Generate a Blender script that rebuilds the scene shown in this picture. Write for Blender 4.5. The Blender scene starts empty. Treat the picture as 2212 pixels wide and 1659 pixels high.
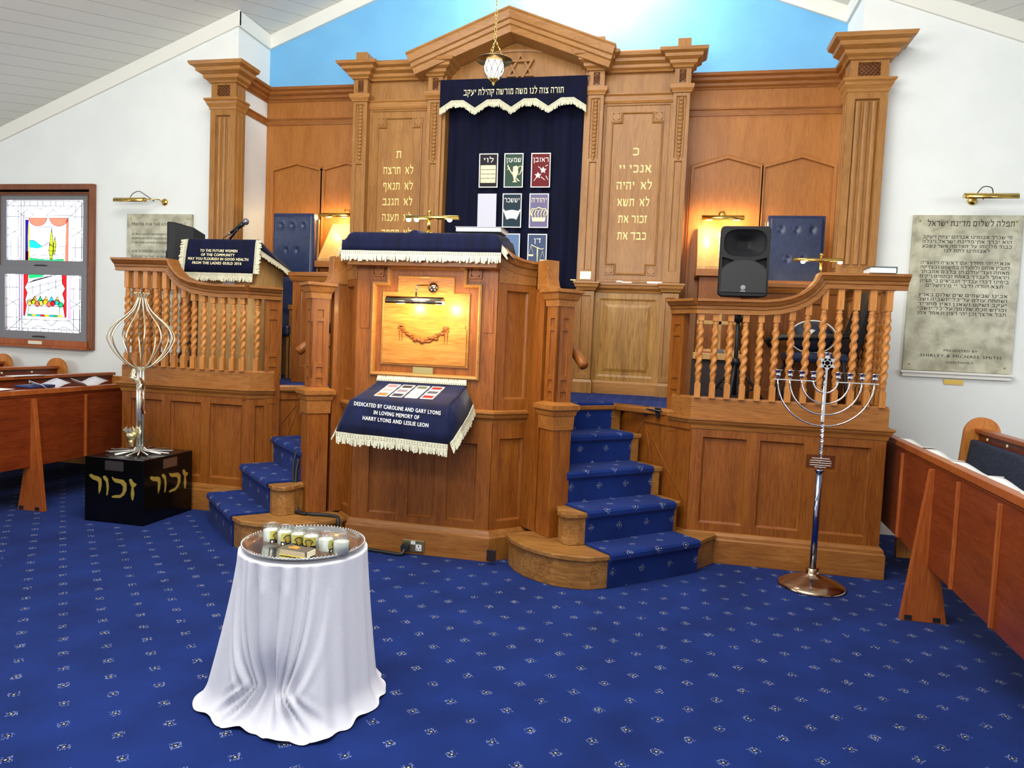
import bpy, bmesh, math, random
from mathutils import Vector, Matrix
random.seed(7)
SC = bpy.context.scene
COL = SC.collection
PI = math.pi

# ---------------------------------------------------------------- camera
def make_camera():
    y, p, r = math.radians(12.0), math.radians(3.4), math.radians(-2.5)
    f = Vector((-math.sin(y)*math.cos(p), math.cos(y)*math.cos(p), -math.sin(p)))
    rt = Vector((math.cos(y), math.sin(y), 0)); dn = f.cross(rt)
    R = rt*math.cos(r) + dn*math.sin(r)
    D = -rt*math.sin(r) + dn*math.cos(r)
    cd = bpy.data.cameras.new('camera'); c = bpy.data.objects.new('camera', cd); COL.objects.link(c)
    cd.sensor_width = 36; cd.lens = 1550/2212*36; cd.clip_start = .05
    c.matrix_world = Matrix(((R.x, -D.x, -f.x, 0), (R.y, -D.y, -f.y, 0), (R.z, -D.z, -f.z, 1.55), (0, 0, 0, 1)))
    SC.camera = c
make_camera()

# ---------------------------------------------------------------- world, lights, exposure
W = bpy.data.worlds.new('daylight'); SC.world = W; W.use_nodes = True
W.node_tree.nodes['Background'].inputs[0].default_value = (1, 1, .975, 1)
W.node_tree.nodes['Background'].inputs[1].default_value = .62
SC.view_settings.view_transform = 'Standard'; SC.view_settings.look = 'None'
SC.view_settings.exposure = .28; SC.view_settings.gamma = 1; SC.view_settings.use_curve_mapping = False

def lamp(kind, name, loc, energy, color=(1, 1, 1), size=.1, target=None, size_y=None, spot=None, blend=.6):
    l = bpy.data.lights.new(name, kind); l.energy = energy; l.color = color
    if kind == 'AREA':
        l.size = size
        if size_y: l.shape = 'RECTANGLE'; l.size_y = size_y
    else: l.shadow_soft_size = size
    if kind == 'SPOT': l.spot_size = spot or 1.2; l.spot_blend = blend
    o = bpy.data.objects.new(name, l); COL.objects.link(o); o.location = loc
    if target is not None:
        o.rotation_euler = (Vector(target)-Vector(loc)).to_track_quat('-Z', 'Y').to_euler()
    return o
WARM = (1, .70, .30)
lamp('AREA', 'hall_ceiling_light', (-1.5, 2.2, 5.1), 270, (1, .985, .95), 4.5, (-1.5, 3.4, 0), 3.0)
lamp('AREA', 'hall_side_window', (5.4, 1.0, 3.2), 120, (.95, .98, 1), 2.6, (-1, 5.8, 1.9), 2.2)
lamp('AREA', 'hall_side_window', (-8.8, 1.0, 3.2), 120, (.95, .98, 1), 2.6, (-2, 5.8, 1.9), 2.2)
lamp('AREA', 'gable_light', (-.95, 6.75, 5.5), 62, (1, .99, .96), .8, (-.95, 7.4, 5.05), .3)
lamp('AREA', 'ceiling_fill', (-1.5, .6, 2.9), 190, (1, .99, .95), 3.0, (-1.5, 3.0, 5.6), 1.5)  # added fill standing in for bounce, brightens the ceiling boards; not a fixture

# ---------------------------------------------------------------- helpers
def lin(c):
    return tuple((v/255/12.92 if v/255 <= .04045 else ((v/255+.055)/1.055)**2.4) for v in c)
def V3(*a): return Vector(a)
class Basis:
    def __init__(s, O, U, V, N): s.O, s.U, s.V, s.N = Vector(O), Vector(U), Vector(V), Vector(N)
    def p(s, u, v, n=0): return s.O + s.U*u + s.V*v + s.N*n
HOR = Basis((0, 0, 0), (1, 0, 0), (0, 1, 0), (0, 0, 1))           # plan
def front(Y, n=-1): return Basis((0, Y, 0), (1, 0, 0), (0, 0, 1), (0, n, 0))   # elevation, n towards the viewer
class MB:
    def __init__(s): s.v = []; s.f = []; s.sm = []; s.mi = []; s.uv = {}; s.M = None
    def add(s, vs, fs, smooth=False, mi=0):
        k = len(s.v)
        for v in vs:
            v = Vector(v)
            s.v.append(s.M @ v if s.M else v)
        for f in fs: s.f.append([k+i for i in f]); s.sm.append(smooth); s.mi.append(mi)
        return k
    def box(s, x0, x1, y0, y1, z0, z1, mi=0, B=None):
        c = [(x, y, z) for z in (z0, z1) for y in (y0, y1) for x in (x0, x1)]
        if B: c = [B.p(*q) for q in c]
        s.add(c, [(0, 2, 3, 1), (4, 5, 7, 6), (0, 1, 5, 4), (2, 6, 7, 3), (0, 4, 6, 2), (1, 3, 7, 5)], False, mi)
        return s
    def prism(s, poly, h0, h1, B=HOR, mi=0, smooth=False):
        n = len(poly)
        vs = [B.p(u, v, h0) for u, v in poly]+[B.p(u, v, h1) for u, v in poly]
        s.add(vs, [tuple(range(n-1, -1, -1)), tuple(range(n, 2*n))], False, mi)
        k = len(s.v)-2*n
        for i in range(n):
            j = (i+1) % n; s.f.append([k+i, k+j, k+n+j, k+n+i]); s.sm.append(smooth); s.mi.append(mi)
        return s
    def tube(s, pts, r, n=8, closed=False, mi=0, flat=None):
        pts = [Vector(p) for p in pts]; m = len(pts)
        rs = r if isinstance(r, (list, tuple)) else [r]*m
        up = None; vs = []
        for i, p in enumerate(pts):
            a = pts[i-1] if (i or closed) else p; b = pts[(i+1) % m] if (i < m-1 or closed) else p
            t = (b-a).normalized() if (b-a).length > 1e-9 else Vector((0, 0, 1))
            if up is None:
                up = t.orthogonal().normalized()
                if flat: up = (Vector(flat)-t*Vector(flat).dot(t)).normalized()
            up = up-t*up.dot(t)
            up = up.normalized() if up.length > 1e-6 else t.orthogonal().normalized()
            sd = t.cross(up)
            for k in range(n):
                a_ = 2*PI*k/n; vs.append(p+(up*math.cos(a_)+sd*math.sin(a_))*rs[i])
        fs = []
        for i in range(m if closed else m-1):
            for k in range(n):
                i2 = (i+1) % m; fs.append((i*n+k, i*n+(k+1) % n, i2*n+(k+1) % n, i2*n+k))
        if not closed: fs += [tuple(range(n-1, -1, -1)), tuple((m-1)*n+k for k in range(n))]
        s.add(vs, fs, n > 4, mi); return s
    def lathe(s, prof, c=(0, 0, 0), n=24, mi=0, axis=None, smooth=True):
        c = Vector(c); B = axis or Basis((0, 0, 0), (1, 0, 0), (0, 1, 0), (0, 0, 1))
        vs = []
        for r, z in prof:
            for k in range(n):
                a = 2*PI*k/n; vs.append(c+B.U*(r*math.cos(a))+B.V*(r*math.sin(a))+B.N*z)
        fs = []; m = len(prof)
        for i in range(m-1):
            for k in range(n): fs.append((i*n+k, i*n+(k+1) % n, (i+1)*n+(k+1) % n, (i+1)*n+k))
        if prof[0][0] > 1e-5: fs.append(tuple(range(n-1, -1, -1)))
        if prof[-1][0] > 1e-5: fs.append(tuple((m-1)*n+k for k in range(n)))
        s.add(vs, fs, smooth, mi); return s
    def ball(s, c, r, n=12, mi=0, sc=(1, 1, 1)):
        vs = []; m = max(6, n//2+2)
        for i in range(m):
            t = PI*i/(m-1)
            for k in range(n):
                a = 2*PI*k/n
                vs.append(Vector(c)+Vector((r*sc[0]*math.sin(t)*math.cos(a), r*sc[1]*math.sin(t)*math.sin(a), -r*sc[2]*math.cos(t))))
        fs = [(i*n+k, i*n+(k+1) % n, (i+1)*n+(k+1) % n, (i+1)*n+k) for i in range(m-1) for k in range(n)]
        s.add(vs, fs, True, mi); return s
    def sweep(s, path, prof, B=HOR, closed=False, loop=True, mi=0):
        """profile points (outward to the right of the path, along B.N)"""
        m = len(path); vs = []
        P = [Vector(p) for p in path]
        for i in range(m):
            d0 = (P[i]-P[i-1]).normalized() if (i or closed) else None
            d1 = (P[(i+1) % m]-P[i]).normalized() if (i < m-1 or closed) else None
            if d0 is None: d0 = d1
            if d1 is None: d1 = d0
            n0 = Vector((d0.y, -d0.x)); n1 = Vector((d1.y, -d1.x)); q = n0+n1
            q = q/max(q.dot(n0), .2) if q.length > 1e-6 else n0
            for o, h in prof: vs.append(B.p(P[i].x+q.x*o, P[i].y+q.y*o, h))
        k = len(prof); fs = []
        for i in range(m if closed else m-1):
            i2 = (i+1) % m
            for j in range(k if loop else k-1):
                j2 = (j+1) % k; fs.append((i*k+j, i2*k+j, i2*k+j2, i*k+j2))
        if not closed and loop: fs += [tuple(range(k)), tuple((m-1)*k+j for j in range(k-1, -1, -1))]
        s.add(vs, fs, False, mi); return s
    def panel(s, u0, u1, v0, v1, holes, B, rec=.018, bev=.014, raised=0, mi=0, back=None):
        """a panelled board: rectangles sunk into a face, bevelled edges, optional raised field"""
        us = sorted({u0, u1} | {h[i] for h in holes for i in (0, 1)}); vs_ = sorted({v0, v1} | {h[i] for h in holes for i in (2, 3)})
        inh = lambda a, b: any(h[0] < a < h[1] and h[2] < b < h[3] for h in holes)
        for i in range(len(us)-1):
            for j in range(len(vs_)-1):
                if inh((us[i]+us[i+1])/2, (vs_[j]+vs_[j+1])/2): continue
                a, b, c, d = us[i], us[i+1], vs_[j], vs_[j+1]
                s.add([B.p(a, c), B.p(b, c), B.p(b, d), B.p(a, d)], [(0, 1, 2, 3)], False, mi)
        for a, b, c, d in holes:
            R = lambda e, n: [B.p(a+e, c+e, n), B.p(b-e, c+e, n), B.p(b-e, d-e, n), B.p(a+e, d-e, n)]
            rings = [R(0, 0), R(0, -rec*.5), R(bev, -rec)]
            if raised: rings += [R(bev+raised*.5, -rec), R(bev+raised, -rec*.25)]
            vs = [p for r in rings for p in r]; fs = []
            for k in range(len(rings)-1):
                for q in range(4): fs.append((4*k+q, 4*k+(q+1) % 4, 4*k+4+(q+1) % 4, 4*k+4+q))
            fs.append(tuple(4*(len(rings)-1)+q for q in range(4)))
            s.add(vs, fs, False, mi)
        if back:
            t = -back
            q = [B.p(u0, v0), B.p(u1, v0), B.p(u1, v1), B.p(u0, v1), B.p(u0, v0, t), B.p(u1, v0, t), B.p(u1, v1, t), B.p(u0, v1, t)]
            s.add(q, [(0, 4, 5, 1), (1, 5, 6, 2), (2, 6, 7, 3), (3, 7, 4, 0), (4, 7, 6, 5)], False, mi)
        return s
    def hebrew(s, body, size, B, u, v, align, fit, ext, mi):
        x = 0; qs = []; n = 0
        for ch in body:
            if ch == ' ': x -= .36; continue
            w_, st = HEB.get(ch, (.3, ())); x -= w_
            for x0, y0, x1, y1, th in st:
                d = Vector((x1-x0, y1-y0)); d = d.normalized() if d.length > 1e-6 else Vector((1, 0)); o = Vector((-d.y, d.x))*th/2; e = d*th*.12
                a_, b_ = Vector((x+x0, y0))-e, Vector((x+x1, y1))+e; qs.append([a_-o, b_-o, b_+o, a_+o])
            x -= .17
        x += .17; w = -x
        kx = size if fit is None else fit/w; off = {'C': x/2, 'L': x, 'R': 0}[align]
        for i, q in enumerate(qs): s.add([B.p(u+(p.x-off)*kx, v+p.y*size, ext+.00008*(i % 7)) for p in q], [(0, 1, 2, 3)], False, mi)
        return s
    def text(s, body, size, B, u, v, align='C', fit=None, bold=0, ext=.002, mi=0):
        if any('\u0590' < ch < '\u05ff' for ch in body): return s.hebrew(body, size*.68, B, u, v, align, fit, ext, mi)
        c = bpy.data.curves.new('writing', 'FONT'); c.body = body; c.size = 1; c.resolution_u = 2; c.space_character = 1.12
        o = bpy.data.objects.new('writing', c); COL.objects.link(o)
        bpy.context.view_layer.update()
        me = bpy.data.meshes.new_from_object(o.evaluated_get(bpy.context.evaluated_depsgraph_get()))
        xs = [p.co.x for p in me.vertices]
        if xs:
            x0, x1 = min(xs), max(xs); w = x1-x0
            kx = size if fit is None else fit/w
            off = {'C': (x0+x1)/2, 'L': x0, 'R': x1}[align]
            for k, (du, dv) in enumerate(((0, 0), (bold, bold*.5), (-bold, -bold*.5), (bold, -bold*.5), (-bold, bold*.5)) if bold else ((0, 0),)):
                s.add([B.p(u+(p.co.x-off+du)*kx, v+(p.co.y+dv)*size, ext+.0002*k) for p in me.vertices], [tuple(p.vertices) for p in me.polygons], False, mi)
        bpy.data.objects.remove(o); bpy.data.meshes.remove(me); bpy.data.curves.remove(c)
        return s
    def build(s, name, mat, parent=None, bevel=0, loc=None):
        me = bpy.data.meshes.new(name)
        org = Vector(loc) if loc is not None else Vector((0, 0, 0))
        q = parent
        while q is not None: org = org+q.location; q = q.parent
        me.from_pydata([v-org for v in s.v], [], s.f)
        for i, p in enumerate(me.polygons): p.use_smooth = s.sm[i]; p.material_index = s.mi[i]
        for m in (mat if isinstance(mat, (list, tuple)) else [mat]): me.materials.append(m)
        if s.uv:
            L = me.uv_layers.new(name='UVMap')
            for lp in me.loops: L.data[lp.index].uv = s.uv.get(lp.vertex_index, (0, 0))
        me.validate(); me.update()
        o = bpy.data.objects.new(name, me); COL.objects.link(o)
        if loc is not None: o.location = loc
        if parent: o.parent = parent
        if bevel:
            b = o.modifiers.new('edges', 'BEVEL'); b.width = bevel; b.segments = 2; b.limit_method = 'ANGLE'; b.angle_limit = .9
        return o
def tag(o, label=None, cat=None, group=None, kind=None):
    if label: o['label'] = label
    if cat: o['category'] = cat
    if group: o['group'] = group
    if kind: o['kind'] = kind
    return o
def thing(name, loc, label, cat, group=None):
    o = bpy.data.objects.new(name, None); COL.objects.link(o); o.location = loc; o.empty_display_size = .1
    return tag(o, label, cat, group)
def solo(o, label, cat, group=None): return tag(o, label, cat, group)
def struct(o, label, cat): return tag(o, label, cat, None, 'structure')
def copy_tree(o, off, parent=None):
    c = o.copy(); COL.objects.link(c)
    if parent: c.parent = parent
    else: c.location = o.location+Vector(off)
    for ch in list(o.children): copy_tree(ch, off, c)
    return c

# square Hebrew letters as pen strokes: letter -> (width, ((x0, y0, x1, y1, pen), ...))
_T, _L = .17, .12
HEB = {
 'א': (.74, ((.06, .98, .70, .02, .17), (.66, .98, .50, .44, _L), (.10, .02, .24, .62, _L), (.56, .96, .72, .96, .1))),
 'ב': (.74, ((.06, .92, .56, .92, _T), (.58, .94, .58, .08, _L), (0, .08, .74, .08, _T))),
 'ג': (.48, ((.10, .92, .36, .92, _T), (.36, .94, .40, .0, _L), (.36, .32, .06, .02, _L))),
 'ד': (.72, ((0, .92, .72, .92, _T), (.56, .92, .56, 0, _L))),
 'ה': (.70, ((0, .92, .64, .92, _T), (.60, .94, .60, 0, _L), (.09, .60, .09, 0, _L))),
 'ו': (.30, ((.04, .92, .24, .92, _T), (.22, .94, .22, 0, _L))),
 'ז': (.36, ((0, .90, .36, .95, _T), (.18, .92, .14, 0, _L))),
 'ח': (.70, ((0, .92, .66, .92, _T), (.09, .92, .09, 0, _L), (.60, .92, .60, 0, _L))),
 'ט': (.70, ((.08, 1.0, .08, .06, _L), (.08, .07, .62, .07, _T), (.62, .06, .62, .90, _L), (.62, .92, .38, .92, _L), (.38, .92, .36, .62, .1))),
 'י': (.28, ((.04, .92, .22, .92, _T), (.20, .94, .17, .55, _L))),
 'כ': (.64, ((.05, .92, .50, .92, _T), (.50, .93, .58, .80, _L), (.58, .84, .58, .16, _L), (.58, .20, .50, .07, _L), (.04, .08, .50, .08, _T))),
 'ל': (.62, ((.08, 1.36, .08, .92, _L), (.05, .92, .56, .92, _T), (.56, .92, .50, .50, _L), (.50, .52, .24, 0, _L))),
 'מ': (.74, ((.08, .98, .20, .72, _L), (.22, .90, .06, 0, _L), (.20, .92, .60, .92, _T), (.62, .92, .66, .08, _L), (.68, .08, .36, .08, _T))),
 'נ': (.46, ((.14, .92, .36, .92, _T), (.38, .94, .38, .08, _L), (.40, .08, .04, .08, _T))),
 'ס': (.70, ((0, .92, .62, .92, _T), (.08, .92, .10, .34, _L), (.10, .36, .34, .05, _L), (.62, .92, .62, .40, _L), (.62, .42, .34, .05, _L))),
 'ע': (.68, ((.08, .98, .30, .30, _L), (.62, .98, .50, .30, _L), (.52, .34, .0, -.06, _T), (.02, .94, .14, .94, .1), (.54, .94, .68, .94, .1))),
 'פ': (.68, ((.10, .92, .54, .92, _T), (.54, .93, .61, .78, _L), (.61, .82, .61, .08, _L), (.62, .08, .04, .08, _T), (.10, .92, .10, .54, _L), (.10, .54, .32, .54, .1))),
 'צ': (.68, ((.06, .98, .62, .10, .16), (.56, .98, .38, .50, _L), (.64, .08, .04, .08, _T), (.48, .94, .64, .94, .1))),
 'ק': (.68, ((0, .92, .62, .92, _T), (.62, .92, .42, .28, _L), (.10, .62, .10, -.32, _L))),
 'ר': (.62, ((0, .92, .50, .92, _T), (.50, .93, .56, .78, _L), (.56, .82, .56, 0, _L))),
 'ש': (.84, ((.06, .98, .14, .07, _L), (.12, .08, .60, .08, _T), (.42, .98, .20, .20, _L), (.78, .98, .58, .07, _L))),
 'ת': (.74, ((.04, .92, .66, .92, _T), (.64, .94, .64, 0, _L), (.17, .92, .15, .08, _L), (.18, .07, 0, .07, .14))),
 'ם': (.72, ((.02, .92, .66, .92, _T), (.09, .92, .09, .08, _L), (.62, .92, .62, .08, _L), (.06, .08, .66, .08, _T))),
 'ן': (.30, ((.04, .92, .24, .92, _T), (.22, .94, .22, -.34, _L))),
 'ץ': (.60, ((.06, .98, .28, .44, .14), (.54, .98, .30, .40, _L), (.28, .56, .28, -.34, _L))),
 'ף': (.66, ((.10, .92, .56, .92, _T), (.58, .94, .58, -.34, _L), (.10, .92, .10, .54, _L), (.10, .54, .30, .54, .1))),
 'ך': (.64, ((0, .92, .60, .92, _T), (.57, .92, .57, -.34, _L))),
 '־': (.36, ((0, .90, .36, .90, .14),)), ':': (.16, ((.04, .62, .12, .62, .14), (.04, .10, .12, .10, .14))), '.': (.16, ((.04, .08, .12, .08, .14),)),
}

# ---------------------------------------------------------------- materials
def pm(name, col, rough=.5, metal=0, spec=.5, emit=None, es=1, coat=0, sheen=0, trans=0, alpha=1):
    m = bpy.data.materials.new(name); m.use_nodes = True
    b = m.node_tree.nodes['Principled BSDF']; c = lin(col)
    b.inputs['Base Color'].default_value = (*c, 1); b.inputs['Roughness'].default_value = rough; b.inputs['Metallic'].default_value = metal
    b.inputs['Specular IOR Level'].default_value = spec
    if emit: b.inputs['Emission Color'].default_value = (*lin(emit), 1); b.inputs['Emission Strength'].default_value = es
    if coat: b.inputs['Coat Weight'].default_value = coat; b.inputs['Coat Roughness'].default_value = .15
    if sheen: b.inputs['Sheen Weight'].default_value = sheen; b.inputs['Sheen Roughness'].default_value = .5
    if trans: b.inputs['Transmission Weight'].default_value = trans
    return m
def nodes(m): return m.node_tree.nodes, m.node_tree.links, m.node_tree.nodes['Principled BSDF']
def noisy(name, c1, c2, scale=(8, 8, 8), rough=.5, detail=4, ramp=(.35, .65), bump=0, spec=.5, sheen=0, metal=0, coat=0, dist=0):
    m = pm(name, c1, rough, metal, spec, sheen=sheen, coat=coat); N, L, b = nodes(m)
    tc = N.new('ShaderNodeTexCoord'); mp = N.new('ShaderNodeMapping'); mp.inputs['Scale'].default_value = scale
    L.new(tc.outputs['Object'], mp.inputs[0]); nz = N.new('ShaderNodeTexNoise'); nz.inputs['Scale'].default_value = 1; nz.inputs['Detail'].default_value = detail
    nz.inputs['Distortion'].default_value = dist
    L.new(mp.outputs[0], nz.inputs['Vector']); r = N.new('ShaderNodeValToRGB')
    r.color_ramp.elements[0].position, r.color_ramp.elements[1].position = ramp
    r.color_ramp.elements[0].color = (*lin(c1), 1); r.color_ramp.elements[1].color = (*lin(c2), 1)
    L.new(nz.outputs['Fac'], r.inputs[0]); L.new(r.outputs[0], b.inputs['Base Color'])
    if bump:
        bp = N.new('ShaderNodeBump'); bp.inputs['Strength'].default_value = bump; bp.inputs['Distance'].default_value = .01
        L.new(nz.outputs['Fac'], bp.inputs['Height']); L.new(bp.outputs[0], b.inputs['Normal'])
    return m
def wood(name, dark, mid, light, axis='Z', rough=.42, k=1.0, coat=.06):
    m = pm(name, mid, rough, coat=coat, spec=.35); N, L, b = nodes(m)
    tc = N.new('ShaderNodeTexCoord'); out = []
    for sc, det, w in ((7*k, 3, 1.2), (60*k, 5, 2.0)):
        mp = N.new('ShaderNodeMapping'); a = [sc, sc, sc]; a['XYZ'.index(axis)] = sc*.07 if sc > 20 else sc*.16
        mp.inputs['Scale'].default_value = a; L.new(tc.outputs['Object'], mp.inputs[0])
        nz = N.new('ShaderNodeTexNoise'); nz.inputs['Scale'].default_value = 1; nz.inputs['Detail'].default_value = det; nz.inputs['Distortion'].default_value = w
        L.new(mp.outputs[0], nz.inputs['Vector']); out.append(nz)
    mx = N.new('ShaderNodeMath'); mx.operation = 'MULTIPLY_ADD'; mx.inputs[1].default_value = .62
    L.new(out[1].outputs['Fac'], mx.inputs[0])
    m2 = N.new('ShaderNodeMath'); m2.operation = 'MULTIPLY'; m2.inputs[1].default_value = .38
    L.new(out[0].outputs['Fac'], m2.inputs[0]); L.new(m2.outputs[0], mx.inputs[2])
    r = N.new('ShaderNodeValToRGB'); e = r.color_ramp.elements
    e[0].position = .36; e[0].color = (*lin(dark), 1); e[1].position = .66; e[1].color = (*lin(light), 1)
    q = e.new(.5); q.color = (*lin(mid), 1)
    L.new(mx.outputs[0], r.inputs[0]); L.new(r.outputs[0], b.inputs['Base Color'])
    bp = N.new('ShaderNodeBump'); bp.inputs['Strength'].default_value = .12; bp.inputs['Distance'].default_value = .004
    L.new(out[1].outputs['Fac'], bp.inputs['Height']); L.new(bp.outputs[0], b.inputs['Normal'])
    return m
OAK = wood('oak_honey', (136, 90, 40), (153, 105, 51), (168, 119, 62))
OAKH = wood('oak_honey_rail', (146, 96, 44), (164, 112, 54), (178, 126, 66), 'X')
OAKA = wood('oak_golden', (150, 92, 38), (165, 104, 46), (176, 115, 54))
OAKR = wood('oak_amber', (110, 56, 13), (131, 72, 19), (146, 86, 27))
OAKRH = wood('oak_amber_rail', (126, 74, 28), (146, 91, 38), (162, 107, 50), 'X')
OAKD = wood('oak_brown_rail', (126, 74, 30), (148, 90, 38), (164, 104, 48), 'X')
OAKC = wood('oak_carved_dark', (92, 52, 24), (110, 64, 30), (124, 76, 38))
OAKS = wood('oak_step', (112, 72, 30), (144, 98, 46), (170, 122, 66), 'X', k=.8)
TWIST = wood('oak_turned', (158, 96, 40), (180, 116, 52), (194, 132, 66))
MAHO = wood('mahogany', (98, 38, 14), (118, 48, 18), (132, 60, 24), 'Y', .34)
MAHOL = wood('mahogany_light', (140, 66, 26), (158, 80, 32), (174, 98, 44), 'Z', .34)
PALE = wood('pale_ply', (176, 132, 76), (196, 152, 92), (210, 168, 108))
WHITE = noisy('white_plaster', (230, 234, 230), (234, 238, 234), (3, 3, 3), .85, bump=.02)
CREAM = pm('cream_paint', (232, 232, 222), .6)
SKYB = noisy('blue_plaster', (112, 178, 224), (118, 184, 228), (3, 3, 3), .9)
NAVY = noisy('navy_velvet', (9, 12, 36), (13, 18, 50), (20, 20, 3), .8, sheen=.04, spec=.15)
NAVYD = noisy('midnight_velvet', (9, 11, 30), (13, 16, 42), (12, 12, 2), .85, sheen=.03, spec=.15)
LEATHER = noisy('navy_leather', (30, 40, 72), (38, 50, 84), (30, 30, 30), .34, bump=.05)
UPH = noisy('pew_fabric', (34, 42, 62), (70, 80, 100), (90, 90, 90), .9, ramp=(.5, .72), bump=.2)
FRINGE = noisy('cream_fringe', (176, 172, 140), (226, 222, 196), (160, 160, 160), .85, ramp=(.35, .6), bump=.3)
GOLDT = pm('gold_leaf', (240, 216, 136), .45, .15)
PALEG = pm('pale_gold_thread', (236, 226, 180), .6)
WHT = pm('white_thread', (236, 234, 226), .7)
BRASS = pm('polished_brass', (214, 180, 96), .18, 1)
CHROME = pm('chrome', (222, 222, 226), .08, 1)
STEEL = pm('brushed_steel', (214, 214, 206), .36, .85)
BRONZE = pm('bronze', (140, 112, 78), .35, 1)
BLACK = pm('black_plastic', (26, 27, 30), .45)
BLACKM = noisy('black_moulded', (20, 20, 23), (26, 27, 30), (200, 200, 200), .6, bump=.1, spec=.3)
BLACKG = pm('black_gloss', (7, 7, 7), .16, spec=.3)
DKG = pm('dark_void', (9, 10, 12), .9)
STONE = noisy('engraved_stone', (148, 144, 118), (194, 192, 166), (8, 8, 8), .3, 10, (.38, .64), dist=.25)
STONETXT = pm('engraved_letter', (46, 44, 38), .7)
LINEN = noisy('white_linen', (222, 222, 232), (232, 232, 240), (300, 300, 300), .9, bump=.06, sheen=.1)
PAPER = pm('white_paper', (232, 232, 228), .7)
WAX = pm('white_wax', (240, 240, 236), .5)
DARKBOOK = pm('dark_book_cover', (50, 52, 60), .6)
GLASS = pm('clear_glass', (255, 255, 255), .02, trans=1)
BULB = pm('lit_bulb', (255, 240, 200), .5, emit=(255, 226, 150), es=14)
BULBW = pm('lit_bulb_white', (255, 255, 250), .5, emit=(255, 250, 232), es=7)
def glass_tint(name, c, k=.92, milk=.25, gloss=.04):
    m = bpy.data.materials.new(name); m.use_nodes = True; N, L = m.node_tree.nodes, m.node_tree.links; N.clear()
    o = N.new('ShaderNodeOutputMaterial'); t = N.new('ShaderNodeBsdfTransparent'); g = N.new('ShaderNodeBsdfGlossy'); g.inputs['Roughness'].default_value = .2
    tl = N.new('ShaderNodeBsdfTranslucent'); a = N.new('ShaderNodeMixShader'); x = N.new('ShaderNodeMixShader'); x.inputs[0].default_value = gloss; a.inputs[0].default_value = milk
    nz = N.new('ShaderNodeTexNoise'); nz.inputs['Scale'].default_value = 9; r = N.new('ShaderNodeValToRGB')
    r.color_ramp.elements[0].color = (*[v*k for v in lin(c)], 1); r.color_ramp.elements[1].color = (*lin(c), 1)
    tc = N.new('ShaderNodeTexCoord'); L.new(tc.outputs['Object'], nz.inputs['Vector'])
    L.new(nz.outputs['Fac'], r.inputs[0]); L.new(r.outputs[0], t.inputs[0]); L.new(r.outputs[0], tl.inputs[0])
    L.new(t.outputs[0], a.inputs[1]); L.new(tl.outputs[0], a.inputs[2]); L.new(a.outputs[0], x.inputs[1]); L.new(g.outputs[0], x.inputs[2]); L.new(x.outputs[0], o.inputs[0])
    return m
THIN = glass_tint('thin_glass', (246, 248, 246), .97, .05, .13)
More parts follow.
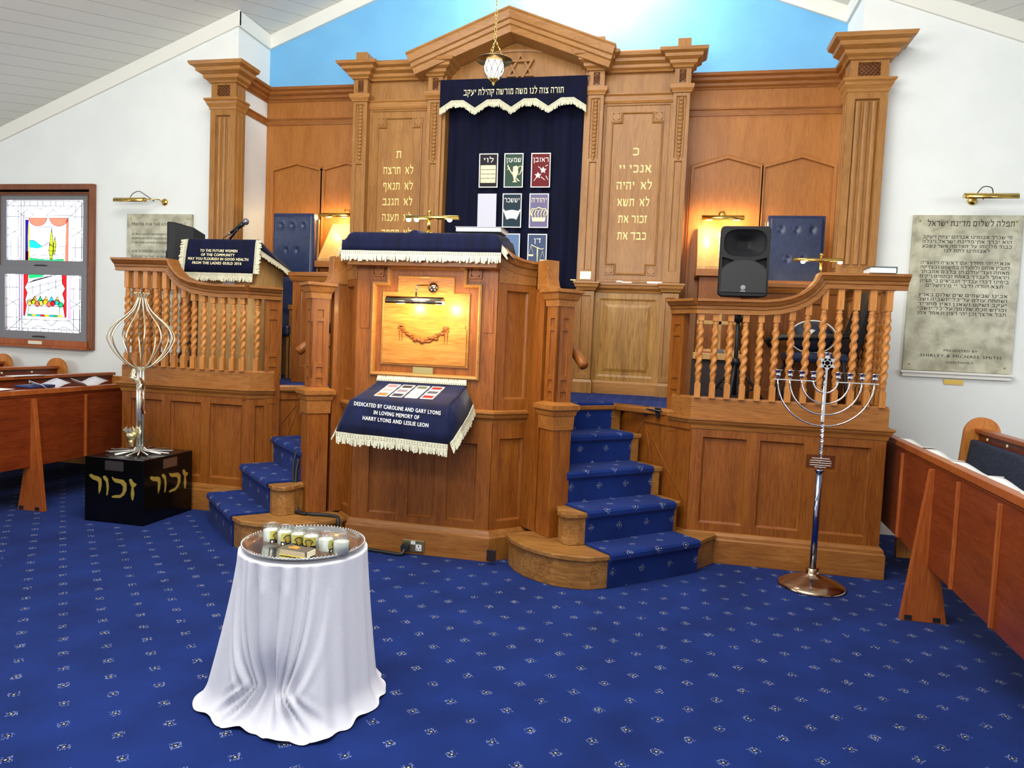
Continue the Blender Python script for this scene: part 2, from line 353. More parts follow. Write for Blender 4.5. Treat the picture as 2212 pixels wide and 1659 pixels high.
def carpet():
    m = pm('motif_carpet', (30, 56, 130), .95, spec=.1, sheen=.04); N, L, b = nodes(m)
    uv = N.new('ShaderNodeUVMap'); uv.uv_map = 'UVMap'
    def math_(op, a, b_=None, c_=None):
        n = N.new('ShaderNodeMath'); n.operation = op
        for i, q in enumerate((a, b_, c_)):
            if q is None: continue
            if isinstance(q, (int, float)): n.inputs[i].default_value = q
            else: L.new(q, n.inputs[i])
        return n.outputs[0]
    mp = N.new('ShaderNodeMapping'); mp.vector_type = 'TEXTURE'
    mp.inputs['Location'].default_value = (-.453, 2.502, 0); mp.inputs['Rotation'].default_value = (0, 0, math.radians(44.2)); mp.inputs['Scale'].default_value = (.1755, .1755, 1)
    L.new(uv.outputs[0], mp.inputs[0]); sp = N.new('ShaderNodeSeparateXYZ'); L.new(mp.outputs[0], sp.inputs[0])
    fu = math_('SUBTRACT', math_('FRACT', math_('ADD', sp.outputs[0], .5)), .5); fv = math_('SUBTRACT', math_('FRACT', math_('ADD', sp.outputs[1], .5)), .5)
    d = math_('MULTIPLY', math_('SQRT', math_('ADD', math_('MULTIPLY', fu, fu), math_('MULTIPLY', fv, fv))), .1755)
    box = math_('MULTIPLY', math_('MAXIMUM', math_('ABSOLUTE', fu), math_('ABSOLUTE', fv)), .1755)
    vo = N.new('ShaderNodeTexVoronoi'); vo.inputs['Scale'].default_value = 150; L.new(uv.outputs[0], vo.inputs['Vector'])
    speck = math_('MULTIPLY', math_('LESS_THAN', vo.outputs['Distance'], .42), math_('MULTIPLY', math_('GREATER_THAN', d, .0105), math_('LESS_THAN', box, .0215)))
    sm = math_('MULTIPLY', speck, .45)
    dot = math_('LESS_THAN', d, .0046); ring = math_('MULTIPLY', math_('LESS_THAN', d, .0105), math_('SUBTRACT', 1, dot))
    nz = N.new('ShaderNodeTexNoise'); nz.inputs['Scale'].default_value = 3; nz.inputs['Detail'].default_value = 8; L.new(uv.outputs[0], nz.inputs['Vector'])
    base = N.new('ShaderNodeValToRGB'); base.color_ramp.elements[0].color = (*lin((14, 34, 90)), 1); base.color_ramp.elements[1].color = (*lin((20, 45, 112)), 1)
    base.color_ramp.elements[0].position = .3; base.color_ramp.elements[1].position = .7
    L.new(nz.outputs['Fac'], base.inputs[0]); cur = base.outputs[0]
    for mask, c in ((sm, (178, 190, 222)), (ring, (18, 26, 66)), (dot, (184, 182, 132))):
        x = N.new('ShaderNodeMix'); x.data_type = 'RGBA'; L.new(mask, x.inputs[0]); L.new(cur, x.inputs[6]); x.inputs[7].default_value = (*lin(c), 1); cur = x.outputs[2]
    L.new(cur, b.inputs['Base Color'])
    n2 = N.new('ShaderNodeTexNoise'); n2.inputs['Scale'].default_value = 420; L.new(uv.outputs[0], n2.inputs['Vector'])
    bp = N.new('ShaderNodeBump'); bp.inputs['Strength'].default_value = .35; bp.inputs['Distance'].default_value = .004; L.new(n2.outputs['Fac'], bp.inputs['Height']); L.new(bp.outputs[0], b.inputs['Normal'])
    return m
CARPET = carpet()
def planks():
    m = pm('ceiling_boards', (206, 206, 196), .75); N, L, b = nodes(m)
    uv = N.new('ShaderNodeUVMap'); uv.uv_map = 'UVMap'; sp = N.new('ShaderNodeSeparateXYZ'); L.new(uv.outputs[0], sp.inputs[0])
    a = N.new('ShaderNodeMath'); a.operation = 'FRACT'; L.new(sp.outputs[0], a.inputs[0])
    c = N.new('ShaderNodeMath'); c.operation = 'LESS_THAN'; c.inputs[1].default_value = .05; L.new(a.outputs[0], c.inputs[0])
    x = N.new('ShaderNodeMix'); x.data_type = 'RGBA'; L.new(c.outputs[0], x.inputs[0]); x.inputs[6].default_value = (*lin((222, 223, 216)), 1); x.inputs[7].default_value = (*lin((190, 190, 182)), 1)
    L.new(x.outputs[2], b.inputs['Base Color']); return m
BOARDS = planks()

# ---------------------------------------------------------------- setting
HP = 1.085                       # platform height
AX = -1.575
mb = MB(); mb.add([(-9.5, -3, 0), (6.5, -3, 0), (6.5, 7.5, 0), (-9.5, 7.5, 0)], [(0, 1, 2, 3)])
mb.add([(-9.5, -3, -.1), (6.5, -3, -.1), (6.5, 7.5, -.1), (-9.5, 7.5, -.1)], [(3, 2, 1, 0)])
for i, v in enumerate(mb.v): mb.uv[i] = (v.x, v.y)
struct(mb.build('floor', CARPET), 'royal blue fitted carpet with rows of small pale motifs', 'floor')
PEAK = -1.49
def zt(x): return 4.656+.379*((x+4.48) if x < PEAK else (1.497-x))
# ceiling of skewed boards
mb = MB()
for s in (-1, 1):
    xe = -9.5 if s < 0 else 6.5
    q = [(PEAK, -3, zt(PEAK)+.15), (xe, -3, zt(xe)+.15), (xe, 7.5, zt(xe)+.15), (PEAK, 7.5, zt(PEAK)+.15)]
    k = mb.add(q, [(0, 1, 2, 3)])
    for i, v in enumerate(q):
        a = math.radians(25); mb.uv[k+i] = ((v[0]*math.cos(a)-(-s)*v[1]*math.sin(a))/.165 if s > 0 else (v[0]*math.cos(a)-v[1]*math.sin(a))/.165, v[1])
    k = mb.add([(x, y, z+.08) for x, y, z in q], [(3, 2, 1, 0)])
struct(mb.build('ceiling', BOARDS), 'sloping ceiling of off-white painted boards', 'ceiling')
# front walls: left one pierced by the window
WX0, WX1, WZ0, WZ1 = -7.50, -6.26, 1.33, 2.98
mb = MB(); Bf = front(6.8); T = -.2
for poly in ([(-9.5, 0), (WX0, 0), (WX0, zt(WX0)+.15), (-9.5, zt(-9.5)+.15)], [(WX1, 0), (-4.48, 0), (-4.48, zt(-4.48)+.15), (WX1, zt(WX1)+.15)],
             [(WX0, 0), (WX1, 0), (WX1, WZ0), (WX0, WZ0)], [(WX0, WZ1), (WX1, WZ1), (WX1, zt(WX1)+.15), (WX0, zt(WX0)+.15)]): mb.prism(poly, T, 0, Bf)
struct(mb.build('wall_left', WHITE), 'white plastered wall with the stained glass window', 'wall')
mb = MB(); mb.prism([(1.497, 0), (6.5, 0), (6.5, zt(6.5)+.15), (1.497, zt(1.497)+.15)], T, 0, Bf)
struct(mb.build('wall_right', WHITE), 'white plastered wall behind the large engraved tablet', 'wall')
mb = MB(); mb.box(-4.68, -4.48, 7.0, 7.5, 0, zt(-4.48)+.15); struct(mb.build('wall_recess_left', WHITE), 'white return wall at the left of the recess', 'wall')
mb = MB(); mb.box(1.497, 1.697, 7.0, 7.5, 0, zt(1.497)+.15); struct(mb.build('wall_recess_right', WHITE), 'white return wall at the right of the recess', 'wall')
mb = MB(); mb.prism([(-4.6, 0), (1.6, 0), (1.6, zt(1.6)+.1), (PEAK, zt(PEAK)+.15), (-4.6, zt(-4.6)+.1)], -.1, 0, front(7.4))
struct(mb.build('wall_back', SKYB), 'pale blue gable wall above the ark', 'wall')
# cream trims under the ceiling
def trim(name, a, b, Y, n=-1, lab=''):
    m = MB(); B = front(Y, n); z0, z1 = zt(a), zt(b)
    m.prism([(a, z0), (b, z1), (b, z1+.15), (a, z0+.15)], 0, .025, B); return struct(m.build(name, CREAM), lab, 'trim')
trim('trim_1', -9.5, -4.455, 6.8, lab='cream board under the ceiling along the left wall')
trim('trim_2', 1.472, 6.5, 6.8, lab='cream board under the ceiling along the right wall')
m = MB(); B = front(7.4)
m.prism([(-4.48, zt(-4.48)), (PEAK, zt(PEAK)), (1.497, zt(1.497)), (1.497, zt(1.497)+.15), (PEAK, zt(PEAK)+.15), (-4.48, zt(-4.48)+.15)], 0, .03, B)
struct(m.build('trim_3', CREAM), 'cream board following the blue gable', 'trim')
for i, (x, s) in enumerate(((-4.48, 1), (1.497, -1))):
    m = MB(); m.box(min(x, x+.025*s), max(x, x+.025*s), 6.776, 7.372, zt(x), zt(x)+.15)
    struct(m.build('trim_%d' % (4+i), CREAM), 'cream board along the %s return of the recess' % ('left', 'right')[i], 'trim')
m = MB(); m.box(1.55, 6.5, 6.775, 6.8, 0, .14); m.box(1.55, 6.5, 6.782, 6.8, .14, .16); struct(m.build('baseboard_right', CREAM), 'white skirting behind the right pews', 'baseboard')
m = MB(); m.box(-9.5, -4.7, 6.775, 6.8, 0, .14); struct(m.build('baseboard_left', CREAM), 'white skirting behind the left pews', 'baseboard')

# window
w = thing('window_1', (-6.85, 6.8, 1.25), 'stained glass sash window in a brown timber frame', 'window'); w['kind'] = 'structure'
m = MB(); Bw = front(6.79)
m.sweep([(-7.52, 1.31), (-7.52, 3.0), (-6.235, 3.0), (-6.235, 1.31)], [(0, -.02), (0, .03), (-.06, .03), (-.06, -.02)], Bw, closed=True)
m.sweep([(-7.47, 1.31), (-7.47, 2.96), (-6.27, 2.96), (-6.27, 1.31)], [(0, -.12), (0, .0), (.015, .0), (.015, -.12)], Bw, closed=True)
m.box(-7.5, -6.26, 6.80, 6.87, 2.965, 3.01); m.build('window_frame', wood('window_timber', (104, 58, 34), (124, 74, 46), (140, 88, 58)), w, .004)
m = MB(); m.box(-7.58, -6.21, 6.70, 6.83, 1.25, 1.275); m.box(-7.56, -6.23, 6.74, 6.8, 1.275, 1.34); m.build('window_sill', MAHOL, w, .004)
m = MB(); m.box(-6.99, -6.81, 6.732, 6.74, 1.287, 1.323); m.build('name_plate', pm('ivory_plate', (226, 222, 200), .4), w)
UPVC = pm('grey_sash', (122, 122, 126), .5)
for z0, z1, y in ((2.13, 2.99, 6.845), (1.335, 2.16, 6.825)):
    s = MB(); B = front(y)
    s.sweep([(-7.47, z0), (-7.47, z1), (-6.265, z1), (-6.265, z0)], [(0, 0), (0, .03), (.095, .03), (.095, 0)], B, closed=True)
    so = s.build('window_sash', UPVC, w, .003)
    s = MB(); s.tube([(-6.98, y-.045, z0+.035), (-6.95, y-.05, z0+.04), (-6.85, y-.05, z0+.04), (-6.82, y-.045, z0+.035)], .007); s.build('sash_pull', BLACK, so)
def pane(z0, z1, y, top):
    x0, x1 = -7.375, -6.36; s = MB(); mats = [glass_tint('opal_glass', (240, 244, 252)), glass_tint('lilac_glass', (206, 190, 222)), glass_tint('ruby_glass', (220, 50, 60)), glass_tint('amber_glass', (244, 200, 130)),
        glass_tint('turquoise_glass', (60, 196, 206)), glass_tint('leaf_glass', (190, 200, 60)), glass_tint('emerald_glass', (60, 190, 140)), glass_tint('indigo_glass', (80, 60, 150)), glass_tint('rose_glass', (240, 150, 130)), glass_tint('lemon_glass', (250, 234, 80))]
    B = front(y); t = .004
    bx0, bx1 = -7.145, -6.575
    bz0, bz1 = (z0, 2.71) if top else (1.58, z1)
    s.prism([(x0, z0), (x1, z0), (x1, z1), (x0, z1)], -t, 0, B, 0)
    def q(poly, mi): s.prism(poly, .002, .006, B, mi)
    for a in (bx0-.06, bx1+.02): q([(a, bz0), (a+.04, bz0), (a+.04, bz1), (a, bz1)], 1)
    lead = MB(); lw = .0032
    def ln(*p):
        for i in range(len(p)-1): lead.tube([B.p(*p[i], .008), B.p(*p[i+1], .008)], lw, 5)
    if top:
        q([(bx0, bz0), (bx0+.035, bz0), (bx0+.03, 2.5), (bx0+.04, 2.68), (bx0, 2.68)], 7); q([(bx0, bz0), (bx0+.04, bz0), (bx0+.04, bz0+.12), (bx0, bz0+.12)], 2)
        q([(bx0+.035, bz0), (bx0+.05, bz0), (bx0+.05, 2.62), (bx0+.035, 2.62)], 9)
        q([(bx1-.045, bz0), (bx1, bz0), (bx1, 2.68), (bx1-.03, 2.68)], 8)
        for c in (-6.98, -6.70):
            arc = [(c+.12*math.cos(a), 2.70-.09*math.sin(a)) for a in [PI*i/12 for i in range(13)]]
            q(arc, 8); ln(*arc)
        q([(bx0+.05, 2.37), (bx0+.05, 2.45), (bx0+.12, 2.45), (bx0+.23, 2.38), (bx0+.16, 2.36)], 4)
        q([(bx0+.25, 2.39), (bx0+.31, 2.43), (bx0+.37, 2.39)], 1)
        tr = [(-6.81, 2.24), (-6.83, 2.34), (-6.815, 2.45), (-6.795, 2.59), (-6.78, 2.5), (-6.77, 2.38), (-6.785, 2.24)]; q(tr, 5); ln(*tr, tr[0])
        tr = [(-6.77, 2.30), (-6.765, 2.42), (-6.75, 2.50), (-6.735, 2.40), (-6.75, 2.30)]; q(tr, 5); ln(*tr, tr[0])
        q([(bx0+.05, z0+.01), (bx0+.05, 2.255), (bx0+.2, 2.24), (bx1-.06, 2.245), (bx1-.06, z0+.01)], 6)
        ln((bx0, bz0), (bx0, bz1)); ln((bx1, bz0), (bx1, bz1)); ln((bx0, 2.70), (bx1, 2.70)); ln((bx0+.05, 2.45), (bx0+.12, 2.45), (bx0+.23, 2.38), (bx0+.31, 2.43), (bx0+.37, 2.38), (bx1-.03, 2.39))
        ln((bx0+.05, 2.33), (bx1-.05, 2.34)); ln((bx0+.05, 2.29), (bx0+.25, 2.285), (bx1-.05, 2.30)); ln((bx0+.05, 2.60), (bx1-.03, 2.60)); ln((bx0+.05, 2.255), (bx0+.2, 2.24), (bx0+.3, 2.25), (bx1-.05, 2.245))
    else:
        for sgn, xa in ((1, bx0), (-1, bx1)):
            w_ = [(xa, z1), (xa+.06*sgn, z1), (xa+.055*sgn, 1.98), (xa+.015*sgn, 1.92), (xa+.05*sgn, 1.86), (xa+.02*sgn, 1.78), (xa+.04*sgn, 1.72), (xa+.015*sgn, 1.60), (xa, 1.60)]
            q(w_, 2); ln(*w_)
        q([(bx0+.06, z1), (bx0+.3, z1), (bx0+.24, 2.04), (bx0+.07, 2.02)], 6)
        for i in range(5): ln((bx0+.06, 1.97-.0*i), (bx0+.2+.06*i, 2.03+.01*i))
        ln((bx0+.03, 1.90), (bx1-.03, 2.02)); ln((bx0+.03, 1.76), (bx0+.27, 1.88), (bx1-.04, 1.97)); ln((bx0+.05, 1.745), (bx0+.26, 1.865))
        for xx in (bx0+.12, bx0+.22, bx0+.33, bx0+.43): ln((xx, 1.93+(xx-bx0)*.2), (xx, 1.80+(xx-bx0)*.25))
        pal = [3, 5, 8, 3, 9, 8, 2, 4, 6]
        for i in range(9):
            cx_, cz_, rr = bx0+.08+.052*i, 1.75+.015*math.sin(i*2.1), .032
            c = [(cx_+rr*math.cos(2*PI*k/10), cz_+rr*math.sin(2*PI*k/10)) for k in range(10)]; q(c, pal[i]); ln(*c, c[0])
        for i in range(5):
            cx_ = bx0+.15+.075*i; c = [(cx_-.035, 1.77), (cx_, 1.83), (cx_+.035, 1.77)]; q(c, (3, 6, 3, 4, 3)[i]); ln(*c)
        f = [(bx0+.07, 1.715), (bx1-.09, 1.715), (bx1-.085, 1.62), (bx0+.06, 1.62)]; ln(*f, f[0])
        for i in range(8):
            a = bx0+.05+.058*i; q([(a, 1.60), (a+.058, 1.60), (a+.058, 1.62), (a, 1.62)], (6, 9, 4, 2, 9, 4, 6, 9)[i])
        ln((bx0, 1.60), (bx1, 1.60)); ln((bx0, 1.60), (bx0, z1)); ln((bx1, 1.60), (bx1, z1))
    # border lattice of leaded octagons
    for xa, xb in ((x0, bx0-.06), (bx1+.06, x1)):
        xm = (xa+xb)/2; n = 4; dz = (z1-z0)/n
        ln((xb, z0), (xb, z1)); ln((xb+(.04 if xa == x0 else -.04), z0), (xb+(.04 if xa == x0 else -.04), z1))
        for i in range(n):
            za = z0+i*dz; zb = za+dz
            if i % 2 == 0: ln((xa, za+.25*dz), (xm, za), (xb, za+.25*dz)); ln((xa+.035, za+.3*dz), (xa+.035, zb)); ln((xb-.035, za+.3*dz), (xb-.035, zb)); ln((xa, zb), (xb, zb))
            else: ln((xa, zb-.25*dz), (xm, zb), (xb, zb-.25*dz)); ln((xa+.035, za), (xa+.035, zb-.3*dz)); ln((xb-.035, za), (xb-.035, zb-.3*dz))
    ze, zi = (z1, bz1) if top else (z0, bz0); zs = 1 if top else -1
    n = 4; dx = (bx1-bx0+.12)/n
    ln((bx0-.06, zi+.02*zs), (bx1+.06, zi+.02*zs)); ln((x0, ze-.05*zs), (x1, ze-.05*zs)); ln((x0, ze), (bx0-.02, zi)); ln((x1, ze), (bx1+.02, zi))
    for i in range(n):
        a = bx0-.06+i*dx; m_ = (ze+zi)/2
        ln((a, zi+.02*zs), (a+dx*.5, m_), (a+dx, zi+.02*zs)) if i % 2 == 0 else ln((a, ze-.05*zs), (a+dx*.5, m_), (a+dx, ze-.05*zs))
        ln((a+dx*.3, ze), (a+dx*.3, ze-.05*zs)); ln((a+dx*.7, ze), (a+dx*.7, ze-.05*zs))
    p = s.build('stained_glass', mats, w); lead.build('leading', pm('lead_came', (52, 52, 60), .6), p)
pane(2.205, 2.885, 6.85, True); pane(1.41, 2.085, 6.83, False)
lamp('AREA', 'window_daylight', (-6.85, 8.0, 2.6), 170, (1, 1, 1), 1.6, (-6.85, 6.8, 2.1))

# raised platform behind the balustrades
def mirx(x, ax=-1.62): return 2*ax-x
pl = [(1.46, 5.52), (.10, 5.52), (-.31, 5.90), (-.40, 5.81), (-.97, 5.25)]
poly = pl+[(mirx(x), y) for x, y in reversed(pl[1:])]+[(-4.62, 5.52), (-4.62, 6.79), (-4.47, 6.81), (-4.47, 7.39), (1.49, 7.39), (1.49, 6.79), (1.46, 6.78)]
m = MB(); m.prism(poly, HP-.05, HP)
for i, v in enumerate(m.v): m.uv[i] = (v.x, v.y)
struct(m.build('floor_platform', CARPET), 'blue carpeted platform in front of the ark', 'floor')

# ---------------------------------------------------------------- ark
ark = thing('holy_ark', (AX, 7.1, HP), 'tall carved oak ark front with pediment, pilasters and gold Hebrew tablets', 'ark')
YA = 6.9
PIL = [(-1.66, -1.51), (-.87, -.72), (.72, .87), (1.51, 1.66)]
CORN = [(0, 0), (.012, 0), (.02, .015), (.045, .03), (.05, .055), (.09, .075), (.095, .1), (.13, .115), (.14, .14), (0, .14)]
def corn(sc=1, z=0, sx=None): return [(o*(sx or sc), z+h*sc) for o, h in CORN]
m = MB()
# backing panels between the pilasters and the jambs
for a, b in ((-1.66, -.72), (.72, 1.66)): m.box(AX+a, AX+b, 7.0, 7.36, HP, 4.16)
m.box(AX-.72, AX-.69, 6.93, 7.36, HP, 4.3); m.box(AX+.69, AX+.72, 6.93, 7.36, HP, 4.3); m.box(AX-.7, AX+.7, 7.14, 7.36, HP, 4.1)
m.build('carcass', OAK, ark)
for i, (a, b) in enumerate(PIL):
    x0, x1 = AX+a, AX+b; xc = (x0+x1)/2
    p = MB(); p.box(x0, x1, YA+.024, 7.02, HP, 4.13)
    B = front(YA)
    p.panel(x0, x1, 2.16, 3.9, [(x0+.04, x1-.04, 2.26, 3.28), (x0+.03, x1-.03, 3.31, 3.87)], B, .016, .008, back=.03)
    p.panel(x0, x1, 3.97, 4.13, [(xc-.03, xc+.03, 3.99, 4.11)], B, .018, .004, back=.03)
    p.panel(x0, x1, 1.22, 2.07, [(x0+.03, x1-.03, 1.27, 2.02)], B, .012, .006, back=.03)
    p.box(x0, x1, YA, YA+.03, 3.895, 3.975); p.box(x0, x1, YA, YA+.03, 2.06, 2.165); p.box(x0, x1, YA, YA+.03, HP, 1.225)
    for z, s in ((HP, None), ):
        p.sweep([(x0, 7.0), (x0, YA), (x1, YA), (x1, 7.0)], [(0, HP), (.02, HP), (.02, 1.19), (.008, 1.215), (0, 1.215)])
    po = p.build('pilaster', OAK, ark, .002)
    p = MB(); p.sweep([(x0, 7.0), (x0, YA), (x1, YA), (x1, 7.0)], [(0, 3.9), (.008, 3.9), (.014, 3.915), (.03, 3.935), (.034, 3.955), (.034, 3.97), (0, 3.97)])
    p.build('capital_band', OAKH, po)
    p = MB()
    for k in range(15):
        z = 3.85-k*.036; r = .027*(1-.25*abs(k-5)/9); p.ball((xc, YA-.002+.010, z), r, 12, sc=(1, .5, .8)); p.ball((xc, YA+.004, z-.010), r*.92, 12, sc=(1, .5, .55))
    p.ball((xc, YA-.003, 3.85-15*.036), .014, 8, sc=(.8, .5, 1.5)); p.build('carved_drop', OAK, po)
    p = MB()
    for k in range(-3, 6):
        for sgn in (-1, 1):
            a0, z0 = xc-.026*sgn, 3.985+k*.024; a1, z1 = xc+.026*sgn, z0+.045
            if z0 > 3.99 and z1 < 4.11: p.tube([(a0, YA+.004, z0), (a1, YA+.004, z1)], .0035, 5)
    p.box(xc-.028, xc+.028, YA+.0165, YA+.0175, 3.992, 4.108); p.build('carved_lattice', OAKC, po)
    p = MB(); pr = corn(1, 4.12)
    p.sweep([(x0, 7.05), (x0, YA-.01), (x1, YA-.01), (x1, 7.05)], pr)
    p.box(x0, x1, YA-.01, 7.3, 4.12, 4.255); p.build('cornice_block', OAKH, ark)
    p = MB(); t = 4.39 if i in (0, 3) else 4.44
    p.box(xc-.06, xc+.06, YA, YA+.16, 4.25, t); p.build('parapet_block', OAK, ark, .004)
for s in (-1, 1):
    a, b = sorted((AX+s*.87, AX+s*1.51))
    lo, hi = a, b
    p = MB(); p.sweep([(a, 6.97), (b, 6.97)], corn(1, 4.12)); p.box(a, b, 6.97, 7.3, 4.12, 4.255); p.build('cornice', OAKH, ark)
    p = MB(); p.sweep([(a, 6.985), (b, 6.985)], [(0, 3.84), (.01, 3.84), (.022, 3.86), (.03, 3.9), (.045, 3.915), (.045, 3.925), (0, 3.925)]); p.build('frieze_moulding', OAKH, ark)
    p = MB(); p.box(a-.05, b+.05, 7.0, 7.1, 4.25, 4.34); p.build('parapet', OAKH, ark, .003)
    # tablet panel with notched corners
    p = MB(); B = front(6.985); c = (a+b)/2
    p.panel(a, b, 2.16, 3.84, [(a+.02, b-.02, 2.18, 3.825)], B, .012, .006)
    to = p.build('tablet_panel', OAK, ark)
    p = MB(); B2 = front(6.995); L_, R_, z0, z1, q = a+.085, b-.085, 2.24, 3.755, .09
    pts = [(L_, z0+q), (L_, z1-q), (L_+q, z1-q), (L_+q, z1), (R_-q, z1), (R_-q, z1-q), (R_, z1-q), (R_, z0+q), (R_-q, z0+q), (R_-q, z0), (L_+q, z0), (L_+q, z0+q)]
    p.sweep(pts, [(-.008, 0), (-.006, .012), (.002, .014), (.008, .008), (.01, 0)], B2, closed=True); p.build('panel_moulding', OAK, to)
    for xx in (L_+.035, R_-.035):
        for zz in (z0+.035, z1-.035):
            p = MB(); ax_ = Basis((0, 0, 0), (1, 0, 0), (0, 0, 1), (0, -1, 0))
            p.sweep([(xx-.045, zz-.045), (xx-.045, zz+.045), (xx+.045, zz+.045), (xx+.045, zz-.045)], [(0, 0), (0, .008), (.012, .008), (.012, 0)], B2, closed=True)
            p.lathe([(.036, 0), (.036, .007), (.033, .010), (.0, .010)], (xx, 6.995, zz), 28, 0, ax_, False); p.build('roundel', OAK, to)
    B3 = front(6.9965)
    rows = ['כ', 'אנכי יי', 'לא  יהיה', 'לא  תשא', 'זכור את', 'כבד את'] if s > 0 else ['ת', 'לא  תרצח', 'לא  תנאף', 'לא  תגנב', 'לא  תענה', 'לא  תחמד']
    for k, t in enumerate(rows):
        p = MB(); z = 3.36 if k == 0 else 3.20-(k-1)*.158
        p.text(t, .10, B3, c, z, fit=(.055 if k == 0 else (.30, .33, .30, .27, .27)[k-1] if s > 0 else .32))
        tag(p.build('lettering', GOLDT, to), 'row of gold Hebrew letters')
    # dado and lower panel
    p = MB(); p.sweep([(a, 6.985), (b, 6.985)], [(0, 2.06), (.012, 2.06), (.02, 2.08), (.045, 2.1), (.05, 2.125), (.06, 2.13), (.06, 2.15), (0, 2.15)]); p.build('dado_ledge', OAKH, ark)
    p = MB(); p.panel(a, b, 1.2, 2.06, [(a+.05, b-.05, 1.25, 2.0)], front(6.985), .012, .02, .06); p.build('lower_panel', wood('oak_flame', (136, 92, 38), (166, 120, 54), (184, 138, 70), 'Z', k=.6) if s > 0 else OAK, ark)
    p = MB(); p.sweep([(a, 6.985), (b, 6.985)], [(0, HP), (.02, HP), (.02, 1.19), (.008, 1.21), (0, 1.21)]); p.build('base_board', OAKH, ark)
for a, b in PIL:
    x0, x1 = AX+a, AX+b
    p = MB(); p.sweep([(x0, 7.0), (x0, YA), (x1, YA), (x1, 7.0)], [(0, 2.07), (.012, 2.07), (.018, 2.085), (.036, 2.105), (.04, 2.125), (.05, 2.135), (.05, 2.15), (0, 2.15)]); p.build('dado_ledge', OAKH, ark)
# dado behind the curtain
p = MB(); p.panel(AX-.7, AX+.7, HP, 2.1, [(AX-.6, AX-.03, 1.2, 2.0), (AX+.03, AX+.6, 1.2, 2.0)], front(7.1), .012, .02); p.build('ark_doors', OAK, ark)
# pediment
p = MB(); B = Basis((AX-.03, 6.74, 0), (1, 0, 0), (0, 0, 1), (0, -1, 0))
ped = [(1.0, 4.255), (0, 4.64), (-1.0, 4.255)]
p.sweep(ped, [(-.16, -.28), (-.16, -.04), (-.11, -.02), (-.10, .0), (-.07, .01), (-.06, .03), (-.02, .045), (0, .05), (.012, .06), (.025, .06), (.025, -.28)], B); p.build('raking_cornice', OAKH, ark)
p = MB(); p.prism([(-.98, 4.25), (0, 4.62), (.98, 4.25), (.72, 4.25), (.72, 3.95), (-.72, 3.95), (-.72, 4.25)], -.34, -.3, B)
p.build('tympanum', OAK, ark)
p = MB(); p.sweep([(.72, 4.12)]+[(.72*math.cos(PI*i/16), 4.14+.26*math.sin(PI*i/16)) for i in range(17)]+[(-.72, 4.12)], [(-.02, -.3), (-.02, -.285), (0, -.28), (.015, -.285), (.015, -.3)], B); p.build('tympanum_arch', OAK, ark)
p = MB()
for sgn in (1, -1):
    r = .155; c_ = (.06, 4.215); tri = [(c_[0]+r*math.sin(2*PI*k/3), c_[1]+sgn*r*math.cos(2*PI*k/3)) for k in range(3)]
    if sgn < 0: tri = tri[::-1]
    p.sweep(tri, [(0, -.3), (0, -.264-.006*sgn), (.02, -.264-.006*sgn), (.02, -.3)], B, closed=True)
tag(p.build('star', OAK, ark), 'six-pointed star carved above the curtain')
p = MB(); p.box(AX+.64, AX+.69, 6.88, 6.885, 2.16, 2.165); p.box(AX+.73, AX+.83, YA-.008, YA-.001, 2.175, 2.245)
tag(p.build('brass_plate', BRASS, ark), 'small bright brass plate')
p = MB(); p.box(AX+1.12, AX+1.22, 6.935, 6.98, 2.152, 2.162); p.lathe([(.028, 0), (.034, .006), (.03, .02), (.018, .012)], (AX+1.1, 6.96, 2.152), 16)
solo(p.build('small_dish', pm('white_china', (230, 228, 220), .4), None), 'small white dish on the oak ledge under the right tablet', 'dish')
p = MB(); p.box(AX+1.36, AX+1.5, 6.935, 6.985, 2.152, 2.17)
solo(p.build('paper_slip', PAPER, None), 'folded white paper on the oak ledge at the right end', 'paper')

# curtain and valance
m = MB(); nx, nz = 90, 14; x0, x1 = AX-.68, AX+.685
def cur_y(x, z): return 7.03+.018*math.sin((x-x0)*26+.6*math.sin(z*2))*(1-.35*(z-2.1)/2)+.008*math.sin((x-x0)*51)
vs = [(x0+(x1-x0)*i/nx+.0*j, cur_y(x0+(x1-x0)*i/nx, 2.1+1.95*j/nz), 2.1+1.95*j/nz) for j in range(nz+1) for i in range(nx+1)]
fs = [(j*(nx+1)+i, j*(nx+1)+i+1, (j+1)*(nx+1)+i+1, (j+1)*(nx+1)+i) for j in range(nz) for i in range(nx)]
m.add(vs, fs, True); m.add([(v[0], v[1]+.012, v[2]) for v in vs], [tuple(reversed(f)) for f in fs], True)
cur = m.build('ark_curtain', NAVYD); solo(cur, 'midnight blue velvet curtain with embroidered tribal squares hanging in the ark', 'curtain')
Bc = front(6.99)
PC = {'red': (104, 18, 24), 'green': (48, 72, 58), 'black': (24, 16, 20), 'mauve': (112, 104, 140), 'teal': (22, 46, 58), 'white': (200, 200, 212), 'slate': (66, 80, 112), 'sky': (96, 122, 160)}
